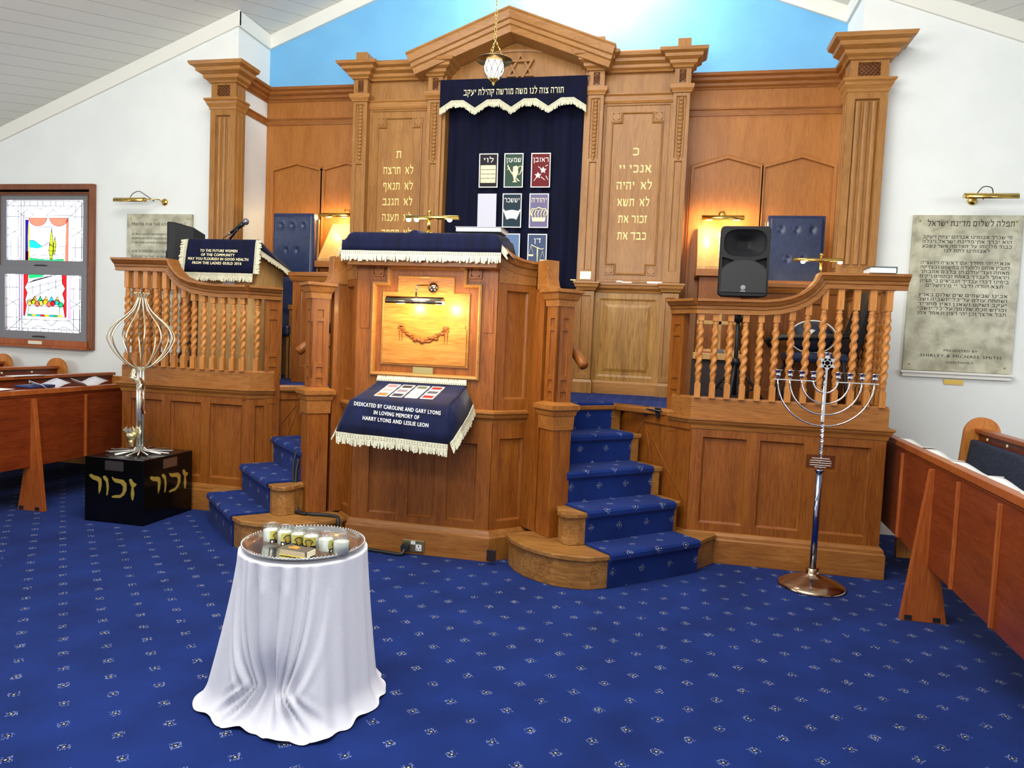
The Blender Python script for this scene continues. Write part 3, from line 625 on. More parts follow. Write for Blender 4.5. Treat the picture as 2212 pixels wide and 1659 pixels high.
def patch(col, row, colr, word, art, wordmat=None, cream=PALEG):
    x = (-1.91, -1.655, -1.385)[col]; z = (3.39, 3.0, 2.61)[row]; w_, h = .19, .33; sk = -.018
    Bp = Basis((x, 6.99, z-h), (1, 0, 0), (-sk*-1, 0, 1), (0, -1, 0))
    m = MB(); m.prism([(0, 0), (w_, 0), (w_, h), (0, h)], -.004, .001, Bp); po = m.build('patch', pm('cloth_'+colr, PC[colr], .85, sheen=.2), cur)
    if colr != 'white':
        m = MB(); m.sweep([(0, 0), (0, h), (w_, h), (w_, 0)], [(-.001, .0), (-.001, .004), (.008, .004), (.008, .0)], Bp, closed=True); m.build('patch_border', WHT, po)
    if word:
        m = MB(); m.text(word, .06, Bp, w_/2, h-.085, fit=min(.15, .034*len(word)), bold=.012, ext=.004); m.build('lettering', wordmat or WHT, po)
    if art:
        m = MB()
        def e(poly): m.prism(poly, .001, .006, Bp)
        def cv(p, r=.005): m.tube([Bp.p(u, v, .005) for u, v in p], r, 6)
        art(e, cv); m.build('emblem', cream, po)
def art_flowers(e, cv):
    for cx_, cz_ in ((.12, .165), (.07, .115)):
        st = []
        for k in range(10):
            r = .034 if k % 2 == 0 else .017; a = PI/2+k*PI/5; st.append((cx_+r*math.cos(a), cz_+r*math.sin(a)))
        e(st)
    for p in (((.07, .2), (.1, .18)), ((.15, .11), (.17, .07)), ((.03, .06), (.06, .1)), ((.1, .1), (.14, .07)), ((.14, .2), (.165, .215))): cv(p, .004)
def art_jug(e, cv):
    e([(.085, .05), (.135, .05), (.12, .065), (.115, .08), (.145, .15), (.14, .16), (.14, .2), (.12, .21), (.09, .2), (.09, .15), (.08, .15), (.1, .08), (.1, .065)])
    cv([(.14, .18), (.155, .205), (.175, .205), (.18, .18), (.16, .13), (.14, .12)]); cv([(.09, .12), (.05, .18), (.035, .215)], .007); cv([(.03, .17), (.06, .19)], .004); e([(.12, .1), (.15, .07), (.165, .06), (.15, .06), (.13, .07)])
def art_breast(e, cv):
    for k in range(3):
        for j in range(4): u, v = .022+.05*k, .05+.042*j; e([(u, v), (u+.044, v), (u+.044, v+.036), (u, v+.036)])
    for u in (.018, .069, .119, .168): cv([(u, .045), (u, .215)], .003)
    for v in (.046, .214): cv([(.018, v), (.168, v)], .003)
def art_crown(e, cv):
    e([(.035, .06), (.155, .06), (.165, .1), (.025, .1)])
    for k in range(5):
        u = .035+.03*k; cv([(u, .1), (u-.01, .13), (u, .165), (u+.015, .17)], .006)
    cv([(.025, .11), (.01, .15), (.03, .185), (.06, .18), (.095, .195), (.13, .18), (.16, .185), (.18, .15), (.165, .11)], .006)
def art_scroll(e, cv):
    e([(.02, .16), (.05, .165), (.095, .172), (.14, .165), (.17, .16), (.135, .08), (.115, .088), (.075, .088), (.055, .08)]); cv([(.012, .175), (.05, .075)], .008); cv([(.178, .175), (.14, .075)], .008)
def art_scales(e, cv):
    cv([(.1, .04), (.1, .2)], .007); cv([(.035, .225), (.06, .21), (.1, .195), (.14, .18), (.16, .19)], .005)
    for u, v in ((.035, .13), (.15, .08)):
        e([(u-.028, v), (u-.02, v-.018), (u+.02, v-.018), (u+.028, v)]); cv([(u-.026, v), (u, v+.085)], .0015); cv([(u+.026, v), (u, v+.085)], .0015)
patch(2, 0, 'red', 'ראובן', art_flowers, cream=WHT); patch(1, 0, 'green', 'שמעון', art_jug); patch(0, 0, 'black', 'לוי', art_breast)
patch(2, 1, 'mauve', 'יהודה', art_crown, PALEG); patch(1, 1, 'teal', 'יששכר', art_scroll, cream=WHT); patch(0, 1, 'white', None, None)
patch(2, 2, 'slate', 'דן', art_scales); patch(1, 2, 'sky', None, None)
FRG = {}
def fringe(path, N, drop, hem=.03, parent=None, name='fringe', seed=1):
    """lace band plus hanging strands along a 3D path; N outward normal, drop a unit vector for hanging"""
    rnd = random.Random(seed); m = MB(); P = [Vector(p) for p in path]; N = Vector(N); D = Vector(drop)
    seg = [(P[i+1]-P[i]).length for i in range(len(P)-1)]
    for i in range(len(P)-1):
        a, b = P[i]+N*.002, P[i+1]+N*.002
        m.add([a, b, b+D*hem, a+D*hem, a+N*.004, b+N*.004, b+D*hem+N*.004, a+D*hem+N*.004], [(0, 1, 2, 3), (7, 6, 5, 4), (0, 4, 5, 1), (2, 6, 7, 3), (1, 5, 6, 2), (0, 3, 7, 4)])
        n = max(1, int(seg[i]/.011))
        for k in range(n):
            t = (k+.5)/n; q = a.lerp(b, t)+D*hem*.9; T_ = (b-a).normalized(); ln = .034+rnd.random()*.016; w = .0062; sl = (rnd.random()-.5)*.01
            e = q+D*ln+T_*sl+N*(.002+rnd.random()*.004)
            m.add([q-T_*w, q+T_*w, e+T_*w*.8, e-T_*w*.8, q-T_*w+N*.005, q+T_*w+N*.005, e+T_*w*.8+N*.003, e-T_*w*.8+N*.003], [(0, 1, 2, 3), (7, 6, 5, 4), (1, 5, 6, 2), (0, 3, 7, 4), (2, 6, 7, 3)])
        for row in (.35, .7):                       # open lacework: rows of dark eyelets
            for k in range(max(1, int(seg[i]/.014))):
                t = (k+.5)/max(1, int(seg[i]/.014)); q = a.lerp(b, t)+D*hem*row+N*.0045; T_ = (b-a).normalized()*.0035; d_ = D*.0035
                m.add([q-T_, q-d_, q+T_, q+d_], [(0, 1, 2, 3)], False, 1)
    return m.build(name, [FRINGE, pm('eyelet', (70, 66, 52), .9)], parent)
xs0, xs1 = -2.30, -.86; per = (xs1-xs0)/4; edge = []
for k in range(4):
    a = xs0+k*per; edge += [(a, 3.79), (a+per*.33, 3.865), (a+per*.67, 3.865)]
edge.append((xs1, 3.79))
m = MB(); B = front(6.845)
m.prism([(xs0, 4.065), *edge, (xs1, 4.065)], -.008, .0, B)
val = m.build('curtain_valance', NAVYD); solo(val, 'dark blue velvet valance with Hebrew words and a scalloped cream fringe', 'valance')
m = MB(); m.text('תורה צוה לנו משה מורשה קהילת יעקב', .078, B, -1.57, 3.91, fit=.98, bold=.008); m.build('lettering', PALEG, val)
fringe([(u, 6.845, v) for u, v in edge], (0, -1, 0), (0, 0, -1), .03, val)
m = MB(); m.tube([(xs0-.03, 6.86, 4.062), (xs1+.02, 6.86, 4.062)], .009); m.build('rail', BRASS, val)

# ---------------------------------------------------------------- side columns and recess panelling
def column(x0, x1, lab, side):
    t = thing('wall_column', ((x0+x1)/2, 6.7, HP), lab, 'column')
    Y0 = 6.62; Yb = 6.795; m = MB(); m.box(x0, x1, Y0+.035, Yb, HP, 3.78)
    w_ = x1-x0
    m.panel(x0, x1, HP, 3.78, [(x0+.06, x1-.06, 2.3, 3.71)], front(Y0), .028, .008, back=.04)
    B = Basis((x1, 0, 0), (0, 1, 0), (0, 0, 1), (1, 0, 0)) if side < 0 else Basis((x0, 0, 0), (0, 1, 0), (0, 0, 1), (-1, 0, 0))
    m.sweep([(Y0+.05, 2.3), (Y0+.05, 3.71), (Yb-.05, 3.71), (Yb-.05, 2.3)], [(0, -.004), (0, .004), (.008, .004), (.008, -.004)], B, closed=True)
    m.build('shaft', OAK, t, .003)
    for k in range(3):
        xc = x0+.06+(w_-.12)*(k+.5)/3; q = MB(); r = (w_-.165)/6
        q.prism([(xc+r*math.cos(a), Y0+.027-r*.8*math.sin(a)) for a in [PI*i/8 for i in range(9)]], 2.33, 3.69); q.build('reed', OAK, t)
    path = [(x0, Yb), (x0, Y0), (x1, Y0), (x1, Yb)]
    m = MB(); m.sweep(path, [(0, 3.76), (.008, 3.77), (.012, 3.79), (.03, 3.82), (.036, 3.84), (.05, 3.855), (.05, 3.87), (0, 3.88)]); m.box(x0, x1, Y0, Yb, 3.76, 3.87); m.build('neck_moulding', OAKH, t)
    m = MB(); m.box(x0+.005, x1-.005, Y0+.03, Yb, 3.87, 4.04); m.panel(x0+.005, x1-.005, 3.87, 4.04, [(x0+.07, x1-.07, 3.9, 4.01)], front(Y0+.004), .02, .004, back=.03); co = m.build('frieze_block', OAK, t)
    m = MB()
    xa, xb, za, zb = x0+.07, x1-.07, 3.9, 4.01
    for k in range(9):
        for s in (1, -1):
            u0 = xa-.06+k*.035; a, b = (u0, za), (u0+.11, zb)
            if s < 0: a, b = (u0, zb), (u0+.11, za)
            c0, c1 = max(0, (xa-a[0])/(b[0]-a[0])), min(1, (xb-a[0])/(b[0]-a[0]))
            if c1 > c0: m.tube([(a[0]+(b[0]-a[0])*c, Y0+.014, a[1]+(b[1]-a[1])*c) for c in (c0, c1)], .005, 5)
    m.box(xa, xb, Y0+.022, Y0+.0235, za, zb); m.build('carved_lattice', OAKC, co)
    m = MB(); m.sweep(path, [(o*1.15, 4.03+h*1.22) for o, h in CORN]); m.box(x0, x1, Y0, Yb, 4.03, 4.2); m.build('cornice', OAKH, t)
column(-4.665, -4.38, 'fluted oak column against the white wall at the left of the ark', -1)
column(1.375, 1.69, 'fluted oak column against the white wall beside the large Hebrew tablet', 1)
def recess(x0, x1, arches, lab, ret):
    t = thing('wall_panelling', ((x0+x1)/2, 7.37, HP), lab, 'panelling')
    m = MB(); m.box(x0, x1, 7.362, 7.398, HP, 4.09); m.build('panel_board', OAKA, t)
    m = MB(); m.sweep([(x0, 7.362), (x1, 7.362)], [(o*.8, 4.07+h*.95) for o, h in CORN]); m.build('cornice', OAKD, t)
    m = MB(); m.sweep([(x0, 7.362), (x1, 7.362)], [(0, 3.82), (.01, 3.82), (.014, 3.84), (.014, 3.87), (.024, 3.88), (.024, 3.893), (0, 3.893)]); m.build('string_rail', OAKD, t)
    for a, b, c, zs, za in arches:
        m = MB(); m.sweep([(b, HP+.05), (b, zs), (c, za), (a, zs), (a, HP+.05)], [(-.0, 0), (0, .028), (.028, .028), (.034, .018), (.045, .018), (.045, 0)], front(7.362)); m.build('arched_frame', OAKA, t, .002)
    if ret:                                          # rails running along the white return wall
        xr, s = ret
        for nm, pr in (('return_cornice', [(o*.8, 4.07+h*.95) for o, h in CORN]), ('return_rail', [(0, 3.82), (.01, 3.82), (.014, 3.84), (.014, 3.87), (.024, 3.88), (.024, 3.893), (0, 3.893)])):
            m = MB(); pth = [(xr, 6.8), (xr, 7.36)]
            m.sweep(pth if s > 0 else pth[::-1], pr); m.build(nm, OAKD, t)
recess(-4.477, -3.24, [(-4.37, -3.80, -4.09, 3.32, 3.39), (-3.78, -3.25, -3.5, 3.32, 3.39)], 'oak panelling with pointed frames in the left side of the recess', (-4.478, 1))
recess(.09, 1.494, [(.17, .79, .48, 3.32, 3.41), (.83, 1.45, 1.16, 3.32, 3.41)], 'oak panelling with pointed frames in the right side of the recess', (1.495, -1))

# ---------------------------------------------------------------- pulpit
pul = thing('pulpit', (-1.68, 4.95, 0), 'tall oak pulpit with canted sides and a lit carved front panel', 'pulpit')
PB = [(-2.46, 4.98), (-2.42, 5.08), (-2.20, 4.86), (-1.16, 4.86), (-.94, 5.08), (-.80, 4.98)]
BK = [(-.86, 5.12), (-1.02, 5.16), (-1.2, 4.98), (-2.16, 4.98), (-2.34, 5.16), (-2.42, 5.14)]
PI_ = [(-2.44, 5.0), (-2.41, 5.11), (-2.19, 4.89), (-1.17, 4.89), (-.95, 5.11), (-.82, 5.0)]
m = MB(); m.prism(PI_+[(-.86, 5.14)]+BK[1:-1]+[(-2.42, 5.14)], 0, 2.05); m.build('body', OAKR, pul)
m = MB(); m.sweep(PB[1:-1], [(0, 0), (.05, 0), (.05, .165), (.04, .175), (.034, .19), (.02, .21), (0, .215)]); m.build('plinth', OAKRH, pul, .002)
m = MB(); m.sweep(PB, [(0, .965), (.008, .97), (.012, .99), (.03, 1.01), (.036, 1.03), (.046, 1.04), (.046, 1.055), (0, 1.065)]); m.build('level_moulding', OAKRH, pul)
m = MB(); m.panel(-2.2, -1.16, .2, .97, [(-2.07, -1.85, .26, .82), (-1.765, -1.565, .26, .82), (-1.475, -1.262, .26, .82)], front(4.852), .026, .014, back=.04); m.build('lower_panel', OAKR, pul)
def canted(B, w_, name='canted_panel'):
    m = MB(); m.panel(0, w_, .2, .97, [(.06, w_-.05, .27, .86)], B, .022, .012, back=.036)
    m.panel(0, w_, 1.06, 2.0, [(.07, w_-.055, 1.14, 1.9)], B, .022, .014, back=.036); return m.build(name, OAKR, pul)
q = .7071
BR = Basis((-1.16+.006, 4.86-.006, 0), (q, q, 0), (0, 0, 1), (q, -q, 0)); canted(BR, .311)
BL = Basis((-2.42-.006, 5.08-.006, 0), (q, -q, 0), (0, 0, 1), (-q, -q, 0)); canted(BL, .311)
# swept top mouldings on the canted sides
sw = [(-.0, 2.20), (.04, 2.165), (.09, 2.14), (.16, 2.122), (.24, 2.115), (.311, 2.113)]
pr = [(0, -.03), (0, .06), (.018, .06), (.022, .045), (.05, .03), (.056, .015), (.075, .012), (.1, .008), (.1, -.03)]
for B, p in ((BR, sw), (BL, [(.311-u, v) for u, v in reversed(sw)])):
    m = MB(); m.sweep(p, pr, B); m.prism([(u, v-.09) for u, v in p]+[(p[-1][0], 1.95), (p[0][0], 1.95)], -.03, .004, B); m.build('swept_moulding', OAKRH, pul)
# upper front panel
m = MB(); B = front(4.852); m.panel(-2.2, -1.16, 1.06, 2.1, [(-2.06, -1.285, 1.29, 2.035)], B, .004, .004, back=.04)
fp = m.build('front_panel', OAKR, pul)
def stepped(x0, x1, z0, z1, nx, nz): return [(x0, z0), (x0, z1-nz), (x0+nx, z1-nz), (x0+nx, z1), (x1-nx, z1), (x1-nx, z1-nz), (x1, z1-nz), (x1, z0)]
m = MB(); B = front(4.852)
m.sweep(stepped(-2.072, -1.275, 1.272, 2.046, .11, .12), [(-.008, -.004), (-.006, .02), (.004, .026), (.014, .02), (.02, .006), (.022, -.004)], B, closed=True); m.build('panel_frame', OAKH, fp)
m = MB(); ins = stepped(-1.998, -1.36, 1.352, 1.975, .115, .115); m.prism(ins, -.01, .004, B)
m.sweep(ins, [(-.006, 0), (-.006, .004), (0, .007), (.006, .004), (.006, 0)], B, closed=True)
m.prism([(-1.98, 1.62), (-1.88, 1.62), (-1.88, 1.645), (-1.38, 1.645), (-1.38, 1.62), (-1.37, 1.62), (-1.37, 1.36), (-1.99, 1.36), (-1.99, 1.62)], .004, .012, B); m.build('inner_field', wood('oak_pulpit_field', (150, 94, 36), (178, 118, 52), (194, 138, 70), 'X', .3), fp)
ax_ = Basis((0, 0, 0), (1, 0, 0), (0, 0, 1), (0, -1, 0))
for x0 in (-2.088, -1.365):
    m = MB(); m.sweep([(x0, 1.972), (x0, 2.055), (x0+.09, 2.055), (x0+.09, 1.972)], [(0, -.003), (0, .014), (.012, .014), (.012, -.003)], B, closed=True)
    m.lathe([(.034, 0), (.034, .006), (.031, .009), (0, .009)], (x0+.045, 4.852, 2.013), 28, 0, ax_, False); m.build('roundel', OAKR, fp)
for x0, x1 in ((-2.165, -2.10), (-1.25, -1.185)):
    m = MB(); m.prism([(x0, 1.60), (x1, 1.60), (x1, 1.9), (x0, 1.9)], -.002, .004, B); m.build('stile_block', OAKR, fp)
# carved swag with two drops
m = MB(); rnd = random.Random(3)
for k in range(34):
    t = k/33; x = -1.84+.31*t; z = 1.60-.075*math.sin(PI*t); r = .009+.008*math.sin(PI*t)
    for j in range(2): m.ball((x+rnd.uniform(-.008, .008), 4.842-rnd.uniform(0, .008), z+rnd.uniform(-.012, .012)), r*rnd.uniform(.7, 1.1), 6, sc=(1.3, .7, .8))
for xd in (-1.853, -1.517):
    for k in range(9): m.ball((xd+rnd.uniform(-.018, .018), 4.842, 1.615+rnd.uniform(-.016, .016)), .013, 6, sc=(1.3, .6, .8))
    for k in range(7):
        for sx in (-1, 1): m.ball((xd+sx*.010, 4.842, 1.595-.013*k), .012-.001*k, 6, sc=(.9, .6, 1))
m.build('carved_swag', OAKR, fp)
m = MB(); m.box(-1.755, -1.605, 4.842, 4.850, 1.292, 1.338); tag(m.build('engraved_plate', pm('silver_brass_plate', (206, 190, 130), .3, .9), fp), 'small engraved metal plate')
# newel posts, scrolls, stair walls
def newel(cx, cy, s):
    h = .066; c = Vector((cx, cy, 0)); sq = lambda r: [(cx, cy-r*1.414), (cx+r*1.414, cy), (cx, cy+r*1.414), (cx-r*1.414, cy)][::-1]
    m = MB(); m.prism(sq(h+.012), .217, .96); m.prism(sq(h-.016), .96, 1.86)
    for nx in (1, -1):
        N = Vector((nx*q, -q, 0)); U = Vector((q, nx*q, 0))
        B = Basis(c+N*h-U*h, U, (0, 0, 1), N); w_ = 2*h
        m.panel(0, w_, 1.15, 1.82, [(.042, w_-.042, 1.66, 1.72), (.042, w_-.042, 1.33, 1.635), (.042, w_-.042, 1.245, 1.3), (.042, w_-.042, 1.17, 1.22)], B, .011, .002, back=.02)
        B = Basis(c+N*(h+.013)-U*(h+.012), U, (0, 0, 1), N)
    po = m.build('newel_post', OAKR, pul, .003)
    m = MB(); m.sweep(sq(h)[::-1], [(0, .955), (.02, .96), (.024, 1.05), (.03, 1.06), (.036, 1.085), (.05, 1.1), (.052, 1.13), (0, 1.15)], closed=True); m.build('newel_band', OAKRH, po)
    m = MB(); m.sweep(sq(h)[::-1], [(0, 1.80), (.008, 1.80), (.012, 1.84), (.02, 1.85), (.03, 1.885), (.045, 1.895), (.045, 1.915), (0, 1.92)], closed=True); m.prism(sq(h), 1.8, 1.919); m.build('newel_cap', OAKRH, po)
    U = Vector((s*-q, q, 0)); N = Vector((q*s, q, 0)); B = Basis(c+U*.10-N*.06, U, (0, 0, 1), N)
    m = MB(); m.prism([(-.06, 1.92), (-.035, 1.945), (-.02, 1.99), (-.015, 2.12), (.10, 2.12), (.10, 1.90), (-.06, 1.90)], -.01, .09, B); m.build('scroll', OAKRH, po, .004)
    m = MB(); m.prism([(.0, .217), (.95, .217), (.95, 1.92), (.0, 1.92)], -.01, .06, B); m.build('stair_wall', OAKR, pul)
    # handrail
    Bh = Basis(c+U*.0+N*(.15), U, (0, 0, 1), N)
    hr = thing('handrail', tuple(c+N*.15+Vector((0, 0, 1.45))), 'short oak handrail rising behind the %s newel of the pulpit' % ('right' if s > 0 else 'left'), 'handrail')
    m = MB(); m.tube([Bh.p(-.095, 1.40), Bh.p(-.06, 1.43), Bh.p(.68, 2.02)], .034, 10, flat=(0, 0, 1)); m.build('rail', OAKR, hr, .0)
    m = MB(); m.tube([Bh.p(.12, 1.52, 0), Bh.p(.12, 1.46, -.02), Bh.p(.12, 1.44, -.10)], .008); m.build('bracket', BRONZE, hr)
newel(-.72, 4.90, 1); newel(-2.53, 4.90, -1)

# socket on the pulpit plinth, plug and cables
t = thing('double_socket', (-1.69, 4.80, .02), 'brass double wall socket on the pulpit plinth with one plug in it', 'socket')
m = MB(); m.box(-1.77, -1.608, 4.797, 4.809, .02, .105); m.build('face_plate', pm('satin_brass_plate', (178, 164, 120), .35, .9), t, .003)
m = MB(); m.box(-1.668, -1.626, 4.792, 4.798, .032, .075); a_ = m.build('outlet', pm('white_insert', (228, 228, 224), .5), t)
m = MB(); m.box(-1.650, -1.644, 4.790, 4.793, .058, .070); m.box(-1.662, -1.654, 4.790, 4.793, .042, .047); m.box(-1.640, -1.632, 4.790, 4.793, .042, .047); m.build('pin_slot', BLACK, a_)
m = MB(); m.box(-1.705, -1.69, 4.790, 4.798, .075, .098); m.box(-1.688, -1.673, 4.790, 4.798, .075, .098); m.build('rocker_switch', pm('white_insert_b', (228, 228, 224), .5), t)
m = MB(); m.prism([(-1.765, .03), (-1.715, .03), (-1.712, .065), (-1.725, .085), (-1.755, .085), (-1.768, .065)], .01, .05, front(4.797)); solo(m.build('plug', BLACK, None, .004), 'black plug pushed into the double socket on the pulpit plinth', 'plug')
m = MB(); m.prism([(-1.085, .03), (-1.02, .03), (-1.02, .11), (-1.085, .11)], 0, .012, Basis((-.05, 4.85-.10, 0), (q*.0+1, 0, 0), (0, 0, 1), (0, -1, 0)))
solo(m.build('outlet_box', pm('dark_brown_box', (38, 26, 20), .4), None, .003), 'dark square outlet box low on the pulpit plinth by the right steps', 'box')
def cable(name, pts, r, lab, cat='cable', par=None):
    m = MB(); c = [Vector(p) for p in pts]; out = []
    for i in range(len(c)-1):
        p0, p1, p2, p3 = c[max(0, i-1)], c[i], c[i+1], c[min(len(c)-1, i+2)]
        for k in range(6):
            t = k/6; out.append(.5*((2*p1)+(p2-p0)*t+(2*p0-5*p1+4*p2-p3)*t*t+(3*p1-p0-3*p2+p3)*t**3))
    out.append(c[-1]); m.tube(out, r, 7); o = m.build(name, BLACK, par)
    return solo(o, lab, cat) if lab else o
m = MB()

# ---------------------------------------------------------------- cloths on the pulpit
def cloth_grid(P, th=.006):
    """P[row][col] of Vectors -> double sided thin sheet"""
    m = MB(); r, c = len(P), len(P[0])
    vs = [p for row in P for p in row]
    fs = [(j*c+i, j*c+i+1, (j+1)*c+i+1, (j+1)*c+i) for j in range(r-1) for i in range(c-1)]
    m.add(vs, fs, True); return m
CL = []
ys = [(4.700, 2.135), (4.702, 2.17), (4.706, 2.21), (4.712, 2.245), (4.724, 2.262), (4.75, 2.270), (4.9, 2.285), (5.08, 2.297)]
for j, (y, z) in enumerate(ys):
    row = []
    for i in range(61):
        t = i/60; x = -2.262+1.152*t; e = min(t, 1-t)*1.152
        dz = -.05*max(0, 1-e/.07)**1.5*(1 if j > 2 else 0); fold = .004*math.sin(t*37)+.003*math.sin(t*71+1)
        if abs(t-.452) < .03 and j > 3: dz += .02*math.cos((t-.452)/.03*PI/2)
        row.append(Vector((x+(.012 if j > 2 else 0)*(1 if t < .5 else -1)*(1 if e < .03 else 0), y+fold*(1 if j < 4 else 0), z+dz)))
    CL.append(row)
m = cloth_grid(CL)
for s_, i in ((-1, 0), (1, 60)):                     # side drops
    k = m.add([CL[j][i] for j in range(3, 8)]+[CL[j][i]+Vector((s_*.03, 0, -.10)) for j in range(3, 8)], [(j, j+1, j+6, j+5) for j in range(4)], True)
dc = m.build('pulpit_cloth', NAVY); sd = dc.modifiers.new('thick', 'SOLIDIFY'); sd.thickness = .006
solo(dc, 'navy velvet cloth with a cream fringe draped over the top of the pulpit', 'cloth')
fringe([CL[0][i]+Vector((0, -.004, 0)) for i in range(0, 61, 4)], (0, -1, 0), (0, 0, -1), .028, dc, seed=2)
fringe([CL[0][60]+Vector((0, 0, .0)), CL[3][60]+Vector((.004, 0, 0)), CL[6][60]+Vector((.03, 0, -.08)), CL[7][60]+Vector((.03, 0, -.1))], (q, -q, 0), (.55, .3, -.75), .028, dc, seed=3)
fringe([CL[7][0]+Vector((-.03, 0, -.1)), CL[6][0]+Vector((-.03, 0, -.08)), CL[3][0], CL[0][0]], (-q, -q, 0), (-.5, .2, -.8), .028, dc, seed=4)
m = MB(); m.prism([(4.725, 2.04), (4.725, 2.205), (4.75, 2.225), (5.12, 2.262), (5.12, 2.04)], -2.225, -1.145, Basis((0, 0, 0), (0, 1, 0), (0, 0, 1), (1, 0, 0))); m.build('desk_top', OAKRH, pul)
m = MB(); m.prism([(-1.40, 2.292), (-1.08, 2.292), (-1.08, 2.318), (-1.40, 2.318)], 0, .22, Basis((-.08, 5.08, .008), (1, 0, 0), (0, 0, 1), (0, -1, 0)))
b_ = m.build('prayer_book', PAPER); solo(b_, 'thick white prayer book lying on the pulpit cloth', 'book')
m = MB(); m.box(-1.485, -1.155, 4.855, 5.085, 2.327, 2.332); m.build('cover', pm('grey_cover', (150, 152, 160), .5), b_)

# small shelf below the pulpit front with its dedicated cloth
m = MB(); BX = Basis((0, 0, 0), (0, 1, 0), (0, 0, 1), (1, 0, 0))
m.prism([(4.852, 1.195), (4.47, 1.105), (4.47, 1.075), (4.852, 1.10)], -1.99, -1.385, BX); m.prism([(4.852, .95), (4.852, 1.1), (4.55, 1.085)], -1.72, -1.68, BX); m.build('shelf', OAKRH, pul)
P = []
rowsY = [(4.836, 1.226), (4.83, 1.212), (4.64, 1.165), (4.47, 1.126), (4.448, 1.112), (4.432, 1.05), (4.424, .97), (4.418, .90)]
for j, (y, z) in enumerate(rowsY):
    f = max(0, j-3)/4; row = []
    for i in range(41):
        t = i/40; xl = -2.02-.10*f; xr = -1.352+.012*f
        row.append(Vector((xl+(xr-xl)*t, y-.010*f*math.sin(t*9)+.004*f*math.sin(t*23), z-.03*f*t)))
    P.append(row)
m = cloth_grid(P)
RS = [P[j][40] for j in (1, 2, 3, 4, 5, 6, 7)]; hem = [Vector((-1.30, 4.83, 1.10)), Vector((-1.29, 4.66, 1.03)), Vector((-1.285, 4.53, .99)), Vector((-1.29, 4.49, .97)), Vector((-1.305, 4.46, .94)), Vector((-1.32, 4.44, .90)), Vector((-1.335, 4.425, .88))]
m.add(RS+hem, [(j, j+1, j+8, j+7) for j in range(6)], True)
LS = [P[j][0] for j in (1, 2, 3, 4, 5, 6, 7)]; heml = [Vector((-2.07, 4.83, 1.12)), Vector((-2.09, 4.66, 1.05)), Vector((-2.11, 4.53, 1.0)), Vector((-2.12, 4.49, .98)), Vector((-2.13, 4.46, .95)), Vector((-2.135, 4.44, .92)), Vector((-2.13, 4.425, .905))]
m.add(LS+heml, [(j+7, j+8, j+1, j) for j in range(6)], True)
NAVY2 = noisy('blue_velvet', (10, 15, 44), (15, 24, 66), (14, 14, 3), .75, sheen=.10, spec=.2)
sc_ = m.build('shelf_cloth', NAVY2); sd = sc_.modifiers.new('thick', 'SOLIDIFY'); sd.thickness = .006; sd.offset = -1
solo(sc_, 'blue velvet cloth with a white dedication and coloured squares on the small front shelf', 'cloth')
fringe([P[7][i]+Vector((0, -.006, 0)) for i in range(0, 41, 2)], (0, -1, 0), (0, 0, -1), .036, sc_, seed=5)
fringe([hem[6], hem[5], hem[3], hem[1], hem[0]], (1, -.4, 0), (.25, 0, -.97), .032, sc_, seed=6)
fringe([heml[0], heml[3], heml[6], P[7][0]], (-.6, -.8, 0), (-.4, 0, -.9), .034, sc_, seed=7)
fringe([P[0][i]+Vector((0, -.004, 0)) for i in range(0, 41, 2)], (0, -1, .3), (0, .25, .97), .012, sc_, seed=8)
Bt = Basis((-1.70, 4.333, .004), (1, .0, -.045), (.0, .09, .996), (0, -.996, .09))
m = MB()
for k, (tx, w_) in enumerate((('DEDICATED BY CAROLINE AND GARY LYONS', .60), ('IN LOVING MEMORY OF', .315), ('HARRY LYONS AND LESLIE LEON', .455))):
    m.text(tx, .036, Bt, (0, .0, -.005)[k], 1.068-.044*k, fit=w_, bold=.026, ext=.016)
m.build('lettering', WHT, sc_)
cols = [((186, 130, 140), (50, 36, 34), (96, 106, 84), (156, 30, 30)), ((196, 176, 180), (146, 136, 156), (226, 228, 226), (88, 92, 108)), ((206, 128, 62), (40, 40, 62), (232, 228, 206), (160, 26, 26))]
Sl = Vector((0, .36, .082)).normalized(); Nn = Vector((0, -Sl.z, Sl.y))
for r in range(3):
    for c in range(4):
        Bq = Basis(Vector((-1.905+c*.108, 4.745-r*.092, 1.1905-r*.0225))+Nn*.006, (1, 0, 0), Sl, Nn)
        m = MB(); m.prism([(0, -.04), (.088, -.04), (.088, .04), (0, .04)], .0, .004, Bq); po = m.build('patch', pm('square_%d%d' % (r, c), tuple(int(v*.82) for v in cols[r][c]), .8), sc_)
        m = MB(); m.sweep([(0, -.04), (0, .04), (.088, .04), (.088, -.04)], [(-.001, 0), (-.001, .006), (.007, .006), (.007, 0)], Bq, closed=True); m.build('patch_border', WHT, po)

